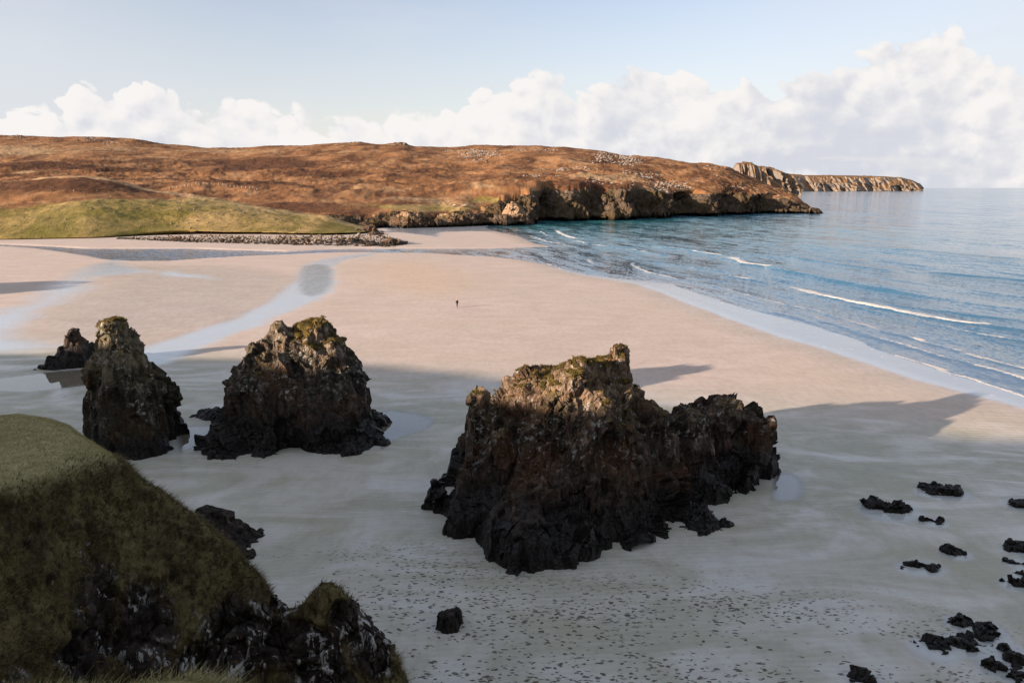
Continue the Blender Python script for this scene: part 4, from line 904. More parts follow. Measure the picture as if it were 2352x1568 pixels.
# small stack behind it
r1 = sil([(751, 163, 184, 1.0), (762, 142, 189, 1.8), (775, 132, 190, 2.3), (795, 128, 208, 3.0), (818, 122, 214, 3.6), (838, 112, 216, 4.0)], 104.0, 3)
r1b = sil([(826, 105, 135, 1.4), (838, 90, 150, 2.4), (846, 84, 160, 2.6)], 102.5, 2)
build_rock("sea_stack", [r1, r1b], 0.16, [(2.4, 0.50), (1.0, 0.25), (0.45, 0.08)], m_rock_b, 41,
           "smallest and farthest rock stack, dark with a pointed orange tinted top beside a mirror pool", "sea stack", "sea stacks on the beach", chis=CH)
# low rocks that stand by themselves on the sand
def low(name, polyrows, Y0, depth, voxel, sizes, mat, seed, label, cat="rock", group=None, **kw):
    kw.setdefault('chis', CS); return build_rock(name, [sil(polyrows, Y0, depth)], voxel, sizes, mat, seed, label, cat, group, **kw)
low("rock", [(940, 478, 506, 1.0), (952, 452, 512, 1.5), (968, 430, 514, 1.9), (976, 418, 516, 2.0)], 79.0, 2, 0.12, [(1.6, .35), (.6, .16)], m_weed, 51, "low dark rock tongue reaching left from the foot of the cone shaped stack")
low("rock", [(1180, 456, 488, .9, .8), (1197, 452, 512, 1.5, .6), (1228, 458, 556, 2.2, .3), (1256, 470, 590, 2.8, 0), (1276, 480, 600, 3.1, 0)], 49.0, 2, 0.10, [(2.2, .26), (.8, .16), (.3, .07)], m_dark, 53,
    "black wedge shaped rock on the sand just behind the dark grassy headland slope", bias=0.3)
low("reef", [(1182, 1585, 1640, 1.0, .6), (1196, 1545, 1656, 1.7, .3), (1216, 1500, 1658, 2.2, 0), (1236, 1500, 1630, 2.4, 0)], 53.0, 2.3, 0.09, [(1.3, .30), (.5, .22), (.22, .12)], m_weed, 57,
    "low reef of black weed covered rock in front of the biggest stack's knob", bias=0.1)
low("boulder", [(1406, 1012, 1050, .6), (1414, 1006, 1060, .8), (1434, 1002, 1062, .9), (1442, 994, 1066, 1.1), (1454, 986, 1074, 1.25)], 39.3, .8, 0.05, [(1.2, .10), (.4, .05)], m_dark, 61, "black block shaped boulder alone on the footprint marked sand", "boulder")
low("boulder", [(1432, 1060, 1078, .3), (1444, 1058, 1088, .5), (1452, 1056, 1096, .6)], 39.6, .5, 0.05, [(.7, .12), (.3, .06)], m_dark, 62, "small dark rock leaning on the right side of the block shaped boulder", "boulder")
low("stone", [(1437, 960, 972, .18), (1442, 956, 976, .25)], 39.6, .25, 0.03, [(.3, .05), (.15, .03)], m_dark, 63, "tiny dark stone on sand left of the block shaped boulder", "stone")
low("stone", [(1399, 930, 936, .15), (1402, 928, 938, .2)], 41.2, .2, 0.03, [(.3, .05), (.15, .03)], m_dark, 64, "speck of dark stone farther up the sand from the block shaped boulder", "stone")
for k, (x0, x1, y0, y1, pk, lab) in enumerate(FLAT):
    yb = y1; Yf = float(at_z(0, y1)[1]); Yb = float(at_z(0, y0+0.22*(y1-y0))[1]); Y0 = (Yf+Yb)/2; ry = max((Yb-Yf)/2, 0.35)
    x0, x1 = x0-0.02*(x1-x0), x1+0.02*(x1-x0); w_ = x1-x0; xp = x0 + w_*pk; sk = 0.02*w_
    ym = 784 + FPX*math.tan(math.atan2(CAM_H-0.40, Y0)-PITCH); yt_ = y0+0.20*(y1-y0); rows = [(min(yt_+0.12*(y1-y0), ym-0.22*(y1-y0)), xp-0.12*w_, xp+0.14*w_, ry*0.30), (ym-0.07*(y1-y0), x0+0.22*w_*pk+0.02*w_, x1-0.22*w_*(1-pk), ry*0.75), (ym, x0+0.03*w_, x1-0.03*w_, ry)]
    lf = [sil(rows, Y0, ry, foot=-0.35)]
    if k == 1:
        lf = [sil([(1150, 1990, 2018, .4), (1160, 1984, 2038, .7), (1172, 1984, 2060, .9)], Y0+.5, .6, foot=-.35), sil([(1156, 2050, 2074, .4), (1166, 2034, 2086, .7), (1180, 2004, 2094, .9)], Y0-.1, .6, foot=-.35)]
    # slant of the foot print: sheared so that the pieces run down to the right like the strata do
    build_rock("rock", lf, 0.05 if w_ < 90 else 0.065, [(0.9, .22), (0.38, .16), (.17, .08)], m_weed, 70+k, lab, "rock", "dark rocks scattered on the shaded sand", smooth=2, bed=(0.9, -0.5, 0.3), stretch=(1, 0.9, 0.3), bias=0.34, chis=[(0.35, 1.2, .15), (.17, 1.2, .15)], chz=0.9)

# ------------------------------------------------------------------ dark grassy headland in front
HX = [-900, -500, -200, 0, 40, 110, 160, 200, 265, 330, 400, 440, 500, 560, 600, 630, 662, 690, 712, 735, 762, 785, 806, 820, 850, 880, 905, 920, 940, 975]
HY = [935, 935, 940, 945, 942, 951, 968, 998, 1038, 1088, 1138, 1168, 1222, 1282, 1312, 1350, 1392, 1380, 1352, 1332, 1328, 1340, 1362, 1392, 1425, 1450, 1475, 1520, 1580, 1700]
HD = np.interp(HX, [-900, 0, 200, 330, 440, 600, 662, 760, 900, 975], [38, 35, 35, 34, 33, 31, 30.2, 29.6, 29.2, 29])
LX = [-900, 0, 100, 200, 270, 330, 440, 600, 662, 760, 900, 975]
h_lip = (LX, [1105, 1108, 1085, 1055, 1046, 1108, 1186, 1330, 1406, 1342, 1490, 1715], [27, 26.5, 27.5, 30, 32.3, 33.3, 32.3, 30.4, 29.8, 29.1, 28.8, 28.7])
h_m1 = (LX, [1250, 1250, 1240, 1230, 1235, 1250, 1290, 1400, 1450, 1425, 1560, 1770], [26, 25.6, 26.6, 28.3, 29.6, 30.5, 30.3, 29.6, 29.2, 28.5, 28.3, 28.2])
h_m2 = (LX, [1450, 1450, 1440, 1430, 1425, 1420, 1450, 1520, 1545, 1545, 1660, 1840], [24.5, 24, 25.0, 26.5, 27.3, 28, 28.5, 28.6, 28.2, 27.6, 27.4, 27.2])
h_m3 = (LX, [1700]*7 + [1710, 1720, 1730, 1800, 1900], [22.5, 22, 22.6, 24, 24.8, 25.5, 26.5, 27, 26.8, 26.4, 26.2, 26])
h_m4 = (LX, [2500]*12, [18, 18, 18.5, 19.5, 20, 20.5, 21, 21.5, 21.5, 21, 21, 21])
h_top = (HX, HY, HD); h_b1 = (HX, np.array(HY)+10, HD+1.3); h_b2 = (HX, np.array(HY)+30, HD+3.0)
def ground_row(dY):
    return (HX, [float(784 + FPX*math.tan(math.atan2(CAM_H+0.8, d+dY)-PITCH)) for d in HD], HD+dY)
cx = np.concatenate([np.linspace(-900, -60, 140), np.linspace(-57, 975, 520)])
P, PX, PY = rows_surface([h_m4, h_m3, h_m2, h_m1, h_lip, h_top, h_b1, h_b2, ground_row(7)], cx, [24, 60, 60, 48, 46, 6, 8, 20]); P = smooth_rows(P, 3)
nr, nc = P.shape[:2]; q = P.reshape(-1, 3); n = grid_normals(P)
n *= np.sign((n*(np.array([0, 0, 60.0])-P)).sum(2))[..., None]
rk = np.zeros((nr, nc))
for c in ((225, 1390, 70, 140, 1.0), (330, 1460, 80, 170, 1.0), (180, 1520, 70, 100, .9), (440, 1560, 90, 90, .8), (120, 1440, 30, 60, .45), (400, 1330, 30, 60, .6), (530, 1380, 40, 50, .5), (60, 1560, 60, 60, .5), (285, 1085, 22, 30, .55), (860, 1480, 62, 120, 1.0), (800, 1430, 30, 60, .8), (640, 1380, 30, 36, .8), (590, 1330, 20, 26, .5), (760, 1580, 120, 60, .8), (120, 1330, 26, 40, .42), (60, 1250, 20, 24, .4), (470, 1330, 40, 60, .5), (700, 1440, 40, 40, .55), (560, 1480, 150, 130, .85), (700, 1500, 90, 90, 1.0), (790, 1420, 50, 50, .9), (130, 1520, 60, 50, .6), (480, 1250, 26, 20, .5)):
    rk = np.maximum(rk, c[4]*ell(PX, PY, *c[:4]))
rk = np.clip(sstep(0.35, 0.65, rk + 0.42*fbm(q*np.array([1, 1, .5])/1.1, 4, seed=7).reshape(nr, nc)), 0, 1)
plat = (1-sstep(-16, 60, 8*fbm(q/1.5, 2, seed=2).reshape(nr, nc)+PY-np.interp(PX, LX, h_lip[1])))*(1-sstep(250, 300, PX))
gl = fbm(q/3.2, 4, seed=21)*0.42 + fbm(q*np.array([1.4, 1, .5])/0.8, 4, seed=22)*0.26 + np.abs(fbm(q*np.array([1, 1, .6])/0.55, 3, seed=29))*0.30
qq = q*np.array([1, 1, .42]) + 0.5*np.stack([fbm(q/1.2, 3, seed=k) for k in (61, 62, 63)], 1); bl = np.zeros(len(q))
for s_, a_, sd_ in ((1.9, .55, 64), (.75, .30, 65), (.3, .12, 66)):
    d1, d2, r_, tl, off = voro(qq/s_, sd_); bl += a_*((r_-.5)*1.5 + (tl*off).sum(1)*.9 - .35*np.exp(-((d2-d1)/.1)**2))
nearcrest = sstep(26, 3, np.abs(PY-np.interp(PX, HX, HY)))
dsp = ((gl.reshape(nr, nc)*(1-0.75*plat))*(1-rk) + bl.reshape(nr, nc)*rk*1.15)*(1-0.7*nearcrest) - 0.16*nearcrest
Q = P + n*dsp[..., None]
me = mesh_np("headland", Q.reshape(-1, 3), grid_faces(nr, nc), attrs=dict(rock=rk.ravel(), plateau=plat.ravel()))
m_head, nb = material("headland turf and rock"); o = nb.obj()
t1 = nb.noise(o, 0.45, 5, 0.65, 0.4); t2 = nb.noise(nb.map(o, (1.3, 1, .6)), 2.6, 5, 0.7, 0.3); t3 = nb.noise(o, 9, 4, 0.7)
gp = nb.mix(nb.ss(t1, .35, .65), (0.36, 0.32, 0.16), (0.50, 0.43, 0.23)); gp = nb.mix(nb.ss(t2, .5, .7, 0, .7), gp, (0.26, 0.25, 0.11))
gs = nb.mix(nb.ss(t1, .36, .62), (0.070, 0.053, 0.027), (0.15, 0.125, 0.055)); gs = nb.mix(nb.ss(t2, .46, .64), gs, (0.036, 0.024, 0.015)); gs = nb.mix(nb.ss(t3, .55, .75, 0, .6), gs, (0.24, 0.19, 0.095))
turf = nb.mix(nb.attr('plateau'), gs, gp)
rc = nb.ramp(nb.noise(nb.map(o, (1, 1, .5)), 1.4, 7, .7, .4), [(.3, (0.008, 0.006, 0.005)), (.48, (0.028, 0.022, 0.018)), (.62, (0.075, 0.063, 0.053)), (.75, (0.17, 0.15, 0.135))])
wl = nb.math('MULTIPLY', nb.ss(nb.noise(nb.map(o, (1.8, 1.8, .4)), 1.5, 6, .7), .53, .58), nb.ss(nb.noise(nb.map(o, (1, 1, .3)), .6, 3), .44, .52))
rc = nb.mix(nb.math('MULTIPLY', wl, .85), rc, (0.50, 0.50, 0.48))
rc = nb.mix(nb.math('MULTIPLY', nb.ss(nb.noise(nb.vmath('ADD', o, (3, 5, 8)), 2.2, 4, .7), .63, .70), 0.6), rc, (0.22, 0.10, 0.02))
sp = nb.math('MULTIPLY', nb.ss(nb.voro(o, 1.05), .12, .07), nb.ss(nb.noise(o, .35, 3), .52, .6))
turf = nb.mix(nb.math('MULTIPLY', sp, nb.math('SUBTRACT', 1.0, nb.attr('plateau'))), turf, (0.48, 0.48, 0.46))
b = nb.math('ADD', nb.math('MULTIPLY', t2, .35), nb.math('ADD', nb.math('MULTIPLY', t3, .13), nb.math('MULTIPLY', nb.noise(o, 26, 3, .7), .05)))
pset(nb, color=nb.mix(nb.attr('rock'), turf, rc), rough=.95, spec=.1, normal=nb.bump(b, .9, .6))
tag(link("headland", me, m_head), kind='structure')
HF = grid_faces(nr, nc); HV = Q.reshape(-1, 3)
fr = rk.ravel()[HF].mean(1); fp = plat.ravel()[HF].mean(1); fx = PX.ravel()[HF].mean(1); fy = PY.ravel()[HF].mean(1); frow = (np.arange(nr*nc)//nc)[HF[:, 0]]
wv = (1-fr)*((fx > -90) & (fy < 1640) & (frow < 24+60+60+48+46+8)); rng = np.random.default_rng(5)
def blade_obj(name, n, wgt, h, wd, lean, mat):
    P_, nn = scatter_on(HV, HF, wgt, n, rng); nn *= np.where(nn[:, 2:3] < 0, -1, 1)
    v, f = blades(P_, nn, h, wd, lean, rng); return tag(link(name, mesh_np(name, v, f), mat), kind='stuff')
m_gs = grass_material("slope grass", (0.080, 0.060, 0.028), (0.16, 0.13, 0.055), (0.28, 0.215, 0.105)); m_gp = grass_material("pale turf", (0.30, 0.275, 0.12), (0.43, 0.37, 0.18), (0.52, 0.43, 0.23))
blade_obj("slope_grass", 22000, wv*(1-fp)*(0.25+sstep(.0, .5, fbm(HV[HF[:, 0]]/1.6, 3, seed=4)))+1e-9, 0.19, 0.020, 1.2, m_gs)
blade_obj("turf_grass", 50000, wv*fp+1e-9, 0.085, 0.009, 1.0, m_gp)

# cliff top under the camera, its grassy edge just in the frame
tx = np.concatenate([np.linspace(-9, -2.6, 24), np.arange(-2.55, 1.0, 0.04), np.linspace(1.1, 9, 30)]); ty = np.concatenate([np.linspace(-25, 1.2, 60), np.arange(1.25, 3.3, 0.04)])
X_, Y_ = np.meshgrid(tx, ty); lipx = 2.30 + 0.03*np.sin(X_*3.1) + 0.10*np.exp(-((X_+1.06)/0.20)**2) - 0.9*np.maximum(X_+0.92, 0)
q = np.stack([X_.ravel(), Y_.ravel(), np.zeros(X_.size)], 1)
Z_ = 21.880 + 0.05*fbm(q/0.9, 4, seed=3).reshape(X_.shape) - 0.55*np.maximum(Y_-lipx, 0)**1.0*6.0 - 0.02*np.maximum(X_, 0)
me = mesh_np("cliff_top", np.stack([X_, Y_, Z_], 2).reshape(-1, 3), grid_faces(len(ty), len(tx)), attrs=dict(rock=np.zeros(X_.size), plateau=np.ones(X_.size)))
tag(link("cliff_top", me, m_head), kind='structure')
f_ = grid_faces(len(ty), len(tx)); vv = np.stack([X_, Y_, Z_], 2).reshape(-1, 3); cen = vv[f_].mean(1)
wg = ((cen[:, 1] > 1.4) & (cen[:, 2] > 21.5) & (cen[:, 0] < 0.3) & (cen[:, 0] > -2.6)).astype(float)
P_, nn = scatter_on(vv, f_, wg+1e-12, 70000, rng); v, f = blades(P_, nn*np.sign(nn[:, 2:3]), 0.060, 0.0022, 1.0, rng)
tag(link("edge_grass", mesh_np("edge_grass", v, f), m_gp), kind='stuff')

# ------------------------------------------------------------------ boulders, points and outcrops along the far side
def project(P):
    d = P - np.array([0, 0, CAM_H]); zc = d[..., 1]*CP - d[..., 2]*SP; yc = d[..., 1]*SP + d[..., 2]*CP
    return 1176 + FPX*d[..., 0]/zc, 784 - FPX*yc/zc
def on_terrain(T, x, y, rmax):
    Q = T[0][:rmax]; u, v = project(Q); k = np.argmin((u-x)**2 + (v-y)**2); return Q.reshape(-1, 3)[k]
m_pale = rock_material("pale lichened boulder", 0.6, -4.0, (3.6, 3.5, 3.3), 0.1); m_brown = rock_material("brown shore boulder", 0.2, -4.0, (1.0, 0.75, 0.58), 0.1)
m_white, nb = material('bleached stone'); pset(nb, color=nb.mix(nb.noise(nb.obj(), 0.6, 5, 0.7), (0.10, 0.080, 0.065), (0.32, 0.265, 0.22)), rough=.9)
def boulder_arr(seed, sub=2):
    bm = bmesh.new(); bmesh.ops.create_icosphere(bm, subdivisions=sub, radius=1.0)
    V = np.array([v.co[:] for v in bm.verts]); F = np.array([[v.index for v in f.verts] for f in bm.faces]); bm.free()
    rg = np.random.default_rng(seed); V = V*np.array([1, rg.uniform(.65, .95), rg.uniform(.5, .8)])
    for _ in range(7):                                           # flat faces, as broken stone has
        nrm = rg.normal(size=3); nrm /= np.linalg.norm(nrm); d = V@nrm; lim = rg.uniform(.45, .75); V = V - nrm*np.maximum(d-lim, 0)[:, None]*0.9
    return V + 0.06*np.stack([fbm(V*2.2+k*9, 3, seed=seed) for k in range(3)], 1), F
BA = [boulder_arr(300+k) for k in range(6)]
BM_P = [mesh_np("boulder", v, f, smooth=False) for v, f in BA]; BM_B = [m.copy() for m in BM_P]
for m_ in BM_P: m_.materials.append(m_pale)
for m_ in BM_B: m_.materials.append(m_brown)
rg = random.Random(12); kk = 0
ST_X = [285, 330, 420, 480, 540, 640, 740, 830, 900, 935]; ST_T = [546, 544, 541, 540, 541, 542, 541, 536, 545, 556]; ST_B = [550, 552, 557, 559, 560, 563, 565, 567, 568, 562]
for k in range(230):
    x = 285 + 640*rg.random()**0.85; yt = float(np.interp(x, ST_X, ST_T)); yb = float(np.interp(x, ST_X, ST_B)); t = rg.random(); y = yt + (yb-yt)*t
    zz = 0.2 + 1.5*(1-t)*min(1, (yb-yt)/16); gx_, gy_ = at_z(x, y, zz)
    low_ = t > 0.5; o = bpy.data.objects.new("boulder", (BM_B if low_ else BM_P)[rg.randrange(6)]); COL.objects.link(o)
    r = rg.uniform(.4, 1.0)*(1+rg.random()**4)*(1.25 if x > 620 else 0.9); o.location = (float(gx_), float(gy_), zz-0.1*r); o.scale = (r, r, r*rg.uniform(.7, 1.2)); o.rotation_euler = (rg.uniform(-.4, .4), rg.uniform(-.4, .4), rg.uniform(0, 6.3))
    tag(o, "brown weedy boulder on the sand side of the rocky strip" if low_ else "pale grey boulder on the turf side of the rocky strip", "boulder", "brown boulders in the strip below the green hill" if low_ else "pale boulders in the strip below the green hill")
vs = []; vs2 = []; V0, F0 = boulder_arr(333, 1); r_ng = np.random.default_rng(44); nst = 2600
for k in range(nst):
    x = 270 + 665*r_ng.random(); yt = float(np.interp(x, ST_X, ST_T)); yb = float(np.interp(x, ST_X, ST_B)); t = r_ng.random()**0.8; y = yt + (yb-yt)*t
    zz = 0.2 + 1.5*(1-t)*min(1, (yb-yt)/16); gx_, gy_ = at_z(x, y, zz); r = 0.22 + 0.7*r_ng.random()**3; wet_ = t + 0.25*math.sin(x*0.05) + 0.3*r_ng.normal() > 0.5
    (vs2 if wet_ else vs).append(V0*r*np.array([1.2, 1, .9]) + np.array([float(gx_), float(gy_), zz]))
m_sh = rock_material("shore stones", 0.5, 0.9, (1.9, 1.75, 1.6), 0.0)
m_sw = rock_material("weedy shore stones", 0.1, 0.9, (0.9, 0.7, 0.5), 0.0)
for nm_, v_, mm_ in (("shore_stones", vs, m_white), ("weedy_stones", vs2, m_sw)):
    tag(link(nm_, mesh_np(nm_, np.concatenate(v_), np.concatenate([F0+k*len(V0) for k in range(len(v_))]), smooth=False), mm_), kind='stuff')
for k in range(46):
    x = rg.uniform(20, 690); yb = float(np.interp(x, GBX, GBY)); yc = float(np.interp(x, GCX, GCY)); y = yc + (yb-yc)*rg.uniform(.12, .9)
    p = on_terrain(GREEN, x, y, 134); o = bpy.data.objects.new("boulder", BM_P[rg.randrange(6)]); COL.objects.link(o); r = rg.uniform(.35, .95)
    o.location = tuple(p + np.array([0, 0, .2*r])); o.scale = (r, r, r); o.rotation_euler = (0, 0, rg.uniform(0, 6.3))
    tag(o, "pale boulder lying in the grass of the green hill", "boulder", "boulders strewn over the green hill")
# rocky point and the outcrops round the cove
def far_rock_thing(rows_list, voxel, sizes, mat, seed, label, cat="rock outcrop", name="rock_outcrop"):
    return build_rock(name, [sil(r, y, d, foot=-1.5) for r, y, d in rows_list], voxel, sizes, mat, seed, label, cat, smooth=2, chis=CF)
m_out = rock_material("shore outcrop rock", 0.6, 0.9, (1.5, 1.25, 1.05), 0.5); m_outd = rock_material("dark outcrop rock", 0.3, 1.6, (1.7, 1.4, 1.15), 0.9)
far_rock_thing([([(517, 836, 850, 3), (525, 822, 866, 5), (536, 800, 880, 8)], 425, 6), ([(534, 850, 872, 4), (542, 838, 900, 7)], 405, 6)], 0.6, [(6, 1.3), (2.6, .7), (1.2, .3)], m_out, 201, "pale rocky knoll at the seaward tip of the green hill")
far_rock_thing([([(551, 905, 933, 4), (556, 860, 936, 7), (562, 800, 936, 9)], 335, 7), ([(552, 800, 845, 4), (559, 760, 870, 7)], 345, 7), ([(546, 850, 900, 5), (554, 820, 910, 9)], 375, 8)], 0.5, [(4, 1.1), (1.8, .6), (.9, .28)], m_outd, 202, "low brown weedy rock shelf running out to a point beside the stream")
far_rock_thing([([(489, 918, 945, 5), (497, 900, 962, 8), (510, 890, 982, 10), (518, 888, 986, 11)], 482, 8)], 0.6, [(6, 1.5), (2.6, .8), (1.2, .35)], m_outd, 203, "dark craggy outcrop at the back of the cove, left of the other cove outcrop")
far_rock_thing([([(490, 1015, 1050, 5), (499, 1000, 1064, 8), (509, 990, 1076, 10), (515, 988, 1084, 11)], 505, 8)], 0.6, [(6, 1.5), (2.6, .8), (1.2, .35)], m_outd, 204, "dark outcrop in the middle of the cove between the other outcrop and the cliff")
far_rock_thing([([(466, 1168, 1192, 4), (478, 1158, 1205, 6), (490, 1150, 1216, 8), (505, 1150, 1228, 10), (510, 1150, 1232, 11)], 530, 8)], 0.6, [(6, 1.4), (2.6, .8), (1.2, .35)], m_out, 205, "sunlit blocky rock buttress where the sea cliff meets the cove")
far_rock_thing([([(479, 1862, 1872, 2), (481, 1858, 1876, 3)], 868, 2)], 0.6, [(3, .6), (1.4, .3)], m_outd, 206, "small dark skerry in the sea just off the cliff end", "skerry", "skerry")
far_rock_thing([([(486.5, 1872, 1884, 2), (488, 1866, 1890, 3)], 760, 2)], 0.6, [(3, .6), (1.4, .3)], m_outd, 207, "flat dark skerry nearest the viewer off the cliff end", "skerry", "skerry")
# loose white stones over the moor: too many to count
rng = np.random.default_rng(31)
Qm, am, pxm, pym = MOOR; rr = 6+46+40+44+44
wgt_ = (am['rock']*np.where(np.arange(Qm.shape[0])[:, None] > 56, 1.0, 0.0)*(1-0.7*sstep(1500, 1700, pxm)))[:rr].copy(); wgt_[wgt_ < 0.12] = 0.0015; wgt_ = wgt_**1.5
wgt_ = wgt_*np.abs(np.gradient(Qm[:rr], axis=1)).sum(2)*np.linalg.norm(np.gradient(Qm[:rr], axis=0), axis=2)*(0.2+sstep(0, .4, fbm(Qm[:rr].reshape(-1, 3)/18, 3, seed=8)).reshape(rr, -1))
sel = rng.choice(wgt_.size, 2400, p=(wgt_/wgt_.sum()).ravel()); pts = Qm[:rr].reshape(-1, 3)[sel] + rng.normal(size=(2400, 3))*np.array([.8, .8, .05])
SV, SF = boulder_arr(330, 1); vs = []; fs = []
for k, p in enumerate(pts):
    r = 0.5 + 1.5*rng.random()**2.5; a = rng.uniform(0, 6.28); c_, s_ = math.cos(a), math.sin(a)
    v = SV*np.array([r*1.3, r, r*1.0]); v = np.stack([v[:, 0]*c_-v[:, 1]*s_, v[:, 0]*s_+v[:, 1]*c_, v[:, 2]], 1) + p; vs.append(v); fs.append(SF + k*len(SV))
tag(link("hillside_stones", mesh_np("hillside_stones", np.concatenate(vs), np.concatenate(fs), smooth=False), m_white), kind='stuff')

# wire fence on the moor and a ruined wall by the cove
m_wood, nb = material("bleached wood"); pset(nb, color=nb.mix(nb.noise(nb.obj(), 6, 3), (0.42, 0.36, 0.28), (0.62, 0.55, 0.45)), rough=.9)
m_wire, nb = material("fence wire"); pset(nb, color=(0.25, 0.24, 0.22), rough=.5, metal=0.8)
fp_ = [on_terrain(MOOR, x, float(np.interp(x, [388, 425, 460, 480, 500, 548, 600], [435, 428.7, 423.7, 423, 425.7, 431, 437])), rr) for x in np.linspace(388, 590, 24)]
fe = bpy.data.objects.new("wire_fence", None); COL.objects.link(fe); fe.location = tuple(fp_[0]); tag(fe, "post and wire fence crossing the brown moor behind the green hill", "fence")
pb = bmesh.new(); bmesh.ops.create_cone(pb, cap_ends=True, segments=6, radius1=.13, radius2=.11, depth=1.9); bmesh.ops.translate(pb, vec=(0, 0, .75), verts=pb.verts[:]); pm = bpy.data.meshes.new("post"); pb.to_mesh(pm); pb.free(); pm.materials.append(m_wood)
for p in fp_:
    o = bpy.data.objects.new("post", pm); COL.objects.link(o); o.parent = fe; o.location = tuple(p-fp_[0])
wv_ = []; wf_ = []
for h in (0.6, 1.1, 1.5):
    for a_, b_ in zip(fp_, fp_[1:]):
        i0 = len(wv_); a2 = a_-fp_[0]; b2 = b_-fp_[0]
        for q_ in (a2, b2):
            for dy_, dz_ in ((-.012, 0), (.012, 0), (0, .02)): wv_.append(q_ + np.array([0, dy_, h+dz_]))
        for j in range(3): wf_.append([i0+j, i0+(j+1) % 3, i0+3+(j+1) % 3, i0+3+j])
link("wire", mesh_np("wire", np.array(wv_), np.array(wf_)), m_wire, fe)
vs = []; fs = []; nb_ = 0
c0 = on_terrain(MOOR, 1040, 476, rr); c1_ = on_terrain(MOOR, 1072, 475, rr)
for k in range(70):
    t = rng.random(); p = c0*(1-t) + c1_*t + np.array([0, rng.normal()*.5, 0.25+1.3*rng.random()*(0.5+0.5*math.sin(t*9))]); v, f = BA[k % 6]
    vs.append(v*rng.uniform(.35, .75)*np.array([1.1, .8, .7]) + p - c0); fs.append(f + nb_); nb_ += len(v)
tag(link("ruined_wall", mesh_np("ruined_wall", np.concatenate(vs), np.concatenate(fs), smooth=False), m_pale, loc=tuple(c0)), "low ruined drystone wall of pale stones on the turf above the cove", "wall")

# rocky knoll beyond the left edge whose shadow falls across the upper sand
kx, ky = -146.0, 166.0
kl = [(-1, kx, ky, 9, 20), (3, kx, ky, 8, 18), (7, kx-.5, ky, 6, 15), (9.4, kx-1, ky+2, 3.5, 10), (10.2, kx-1, ky+3, 1.5, 6)]
build_rock("sea_stack", [kl], 0.5, [(5, 1.0), (2.2, .5), (1, .2)], m_rock_b, 91, "rock knoll past the left edge whose shadow crosses the sand", "sea stack")

# ------------------------------------------------------------------ the walker
def skin_mesh(name, verts, edges, radii, sub=2):
    me = bpy.data.meshes.new(name); me.from_pydata(verts, edges, []); ob = bpy.data.objects.new("tmp", me); COL.objects.link(ob)
    md = ob.modifiers.new("s", 'SKIN'); sv = me.skin_vertices[0].data
    for k, r in enumerate(radii): sv[k].radius = (r, r) if not isinstance(r, tuple) else r; sv[k].use_root = (k == 0)
    ob.modifiers.new("b", 'SUBSURF').levels = sub
    dg = bpy.context.evaluated_depsgraph_get(); m2 = bpy.data.meshes.new_from_object(ob.evaluated_get(dg)); m2.name = name
    bpy.data.objects.remove(ob); bpy.data.meshes.remove(me)
    for p in m2.polygons: p.use_smooth = True
    return m2
def flat_mat(name, a, b, rough=.85):
    m, nb = material(name); pset(nb, color=nb.mix(nb.noise(nb.obj(), 14, 4), a, b), rough=rough, spec=.2); return m
m_skin = flat_mat("skin", (0.50, 0.30, 0.21), (0.56, 0.35, 0.25), .6); m_coat = flat_mat("dark green coat cloth", (0.012, 0.018, 0.013), (0.022, 0.030, 0.022)); m_trs = flat_mat("blue trousers cloth", (0.03, 0.05, 0.08), (0.05, 0.075, 0.11))
m_hat = flat_mat("orange knit", (0.75, 0.30, 0.07), (0.85, 0.38, 0.10)); m_boot = flat_mat("boot leather", (0.03, 0.02, 0.015), (0.06, 0.04, 0.03)); m_hair = flat_mat("brown hair", (0.05, 0.03, 0.02), (0.09, 0.05, 0.03))
px_, py_ = at_z(1050, 707, 0.3); W0 = Vector((float(px_), float(py_), 0.0)); body = None
V_ = [(0, 0, .94), (0, 0, 1.10), (0, .01, 1.28), (0, .01, 1.42), (0, .015, 1.50), (0, .03, 1.57), (0, .035, 1.655),
      (.085, 0, .90), (.095, .10, .50), (.10, .08, .10), (.10, .20, .05), (-.085, 0, .90), (-.095, -.03, .50), (-.10, -.16, .12), (-.10, -.06, .04),
      (.17, .01, 1.39), (.23, -.05, 1.13), (.25, .05, .92), (-.17, .01, 1.39), (-.24, .06, 1.14), (-.25, .17, .94)]
E_ = [(0, 1), (1, 2), (2, 3), (3, 4), (4, 5), (5, 6), (0, 7), (7, 8), (8, 9), (9, 10), (0, 11), (11, 12), (12, 13), (13, 14), (3, 15), (15, 16), (16, 17), (3, 18), (18, 19), (19, 20)]
R_ = [.13, .125, .145, .12, .052, .083, .085, .095, .062, .042, .038, .095, .062, .042, .038, .055, .042, .028, .055, .042, .028]
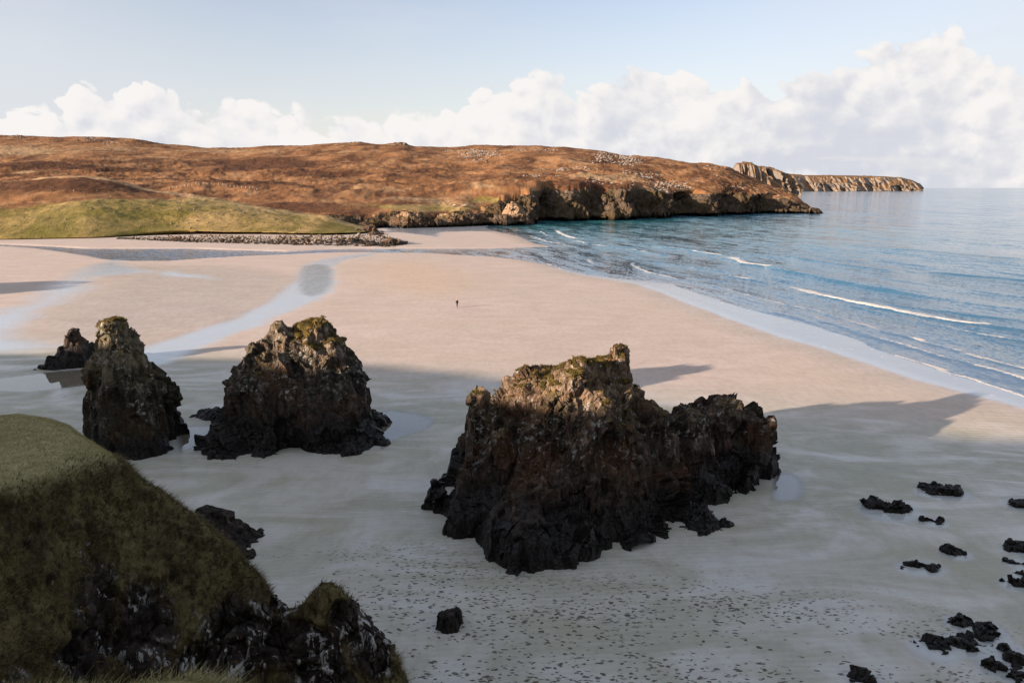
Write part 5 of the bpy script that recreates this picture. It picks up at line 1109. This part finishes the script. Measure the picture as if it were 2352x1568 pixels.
for wi, sg in ((17, 1), (20, -1)):
    w_ = np.array(V_[wi]); pal = len(V_); V_.append(tuple(w_ + np.array([.005*sg, .035, -.065]))); E_.append((wi, pal)); R_.append(.030)
    for fx_, ln in ((-.018, .062), (-.006, .072), (.006, .068), (.018, .052)):
        a = len(V_); V_ += [tuple(w_ + np.array([.004*sg, .05+fx_*1.4, -.10])), tuple(w_ + np.array([-.008*sg, .052+fx_*1.5, -.10-ln*.55])), tuple(w_ + np.array([-.024*sg, .054+fx_*1.5, -.10-ln]))]
        E_ += [(pal, a), (a, a+1), (a+1, a+2)]; R_ += [.010, .009, .008]
    a = len(V_); V_ += [tuple(w_ + np.array([-.012*sg, .062, -.04])), tuple(w_ + np.array([-.02*sg, .085, -.075]))]; E_ += [(wi, a), (a, a+1)]; R_ += [.011, .009]
pb_ = skin_mesh("person", V_, E_, R_)
pers = link("person", pb_, m_skin, loc=W0); pers.rotation_euler = (0, 0, R(38)); pers.location.z = 0.33
tag(pers, "lone person in an orange hat and dark coat walking on the open sand", "person")
cv = [(0, 0, .80), (0, 0, 1.0), (0, .005, 1.14), (0, .01, 1.30), (0, .01, 1.41), (0, .012, 1.48), (.175, .01, 1.395), (.235, -.05, 1.13), (.252, .04, .935), (-.175, .01, 1.395), (-.245, .06, 1.14), (-.252, .16, .955)]
link("coat", skin_mesh("coat", cv, [(0, 1), (1, 2), (2, 3), (3, 4), (4, 5), (4, 6), (6, 7), (7, 8), (4, 9), (9, 10), (10, 11)], [(.21, .17), (.18, .15), (.165, .14), (.185, .15), (.15, .12), .075, .075, .06, .048, .075, .06, .048]), m_coat, pers)
link("trousers", skin_mesh("trousers", [(0, 0, .95), (.088, 0, .86), (.097, .10, .50), (.10, .08, .14), (-.088, 0, .86), (-.097, -.03, .50), (-.10, -.155, .16)], [(0, 1), (1, 2), (2, 3), (0, 4), (4, 5), (5, 6)], [.14, .105, .075, .06, .105, .075, .06]), m_trs, pers)
for sx, y0, z0 in ((.10, .09, .07), (-.10, -.15, .08)):
    link("boot", skin_mesh("boot", [(sx, y0, z0+.08), (sx, y0, z0-.02), (sx, y0+.10, z0-.035), (sx, y0+.16, z0-.04)], [(0, 1), (1, 2), (2, 3)], [.055, .055, .048, .035]), m_boot, pers)
link("hat", skin_mesh("hat", [(0, .025, 1.645), (0, .02, 1.70), (0, .015, 1.745), (0, .01, 1.79)], [(0, 1), (1, 2), (2, 3)], [.098, .098, .078, .04]), m_hat, pers)
link("hair", skin_mesh("hair", [(0, -.035, 1.64), (0, -.05, 1.57), (0, -.06, 1.50)], [(0, 1), (1, 2)], [.075, .065, .04]), m_hair, pers)
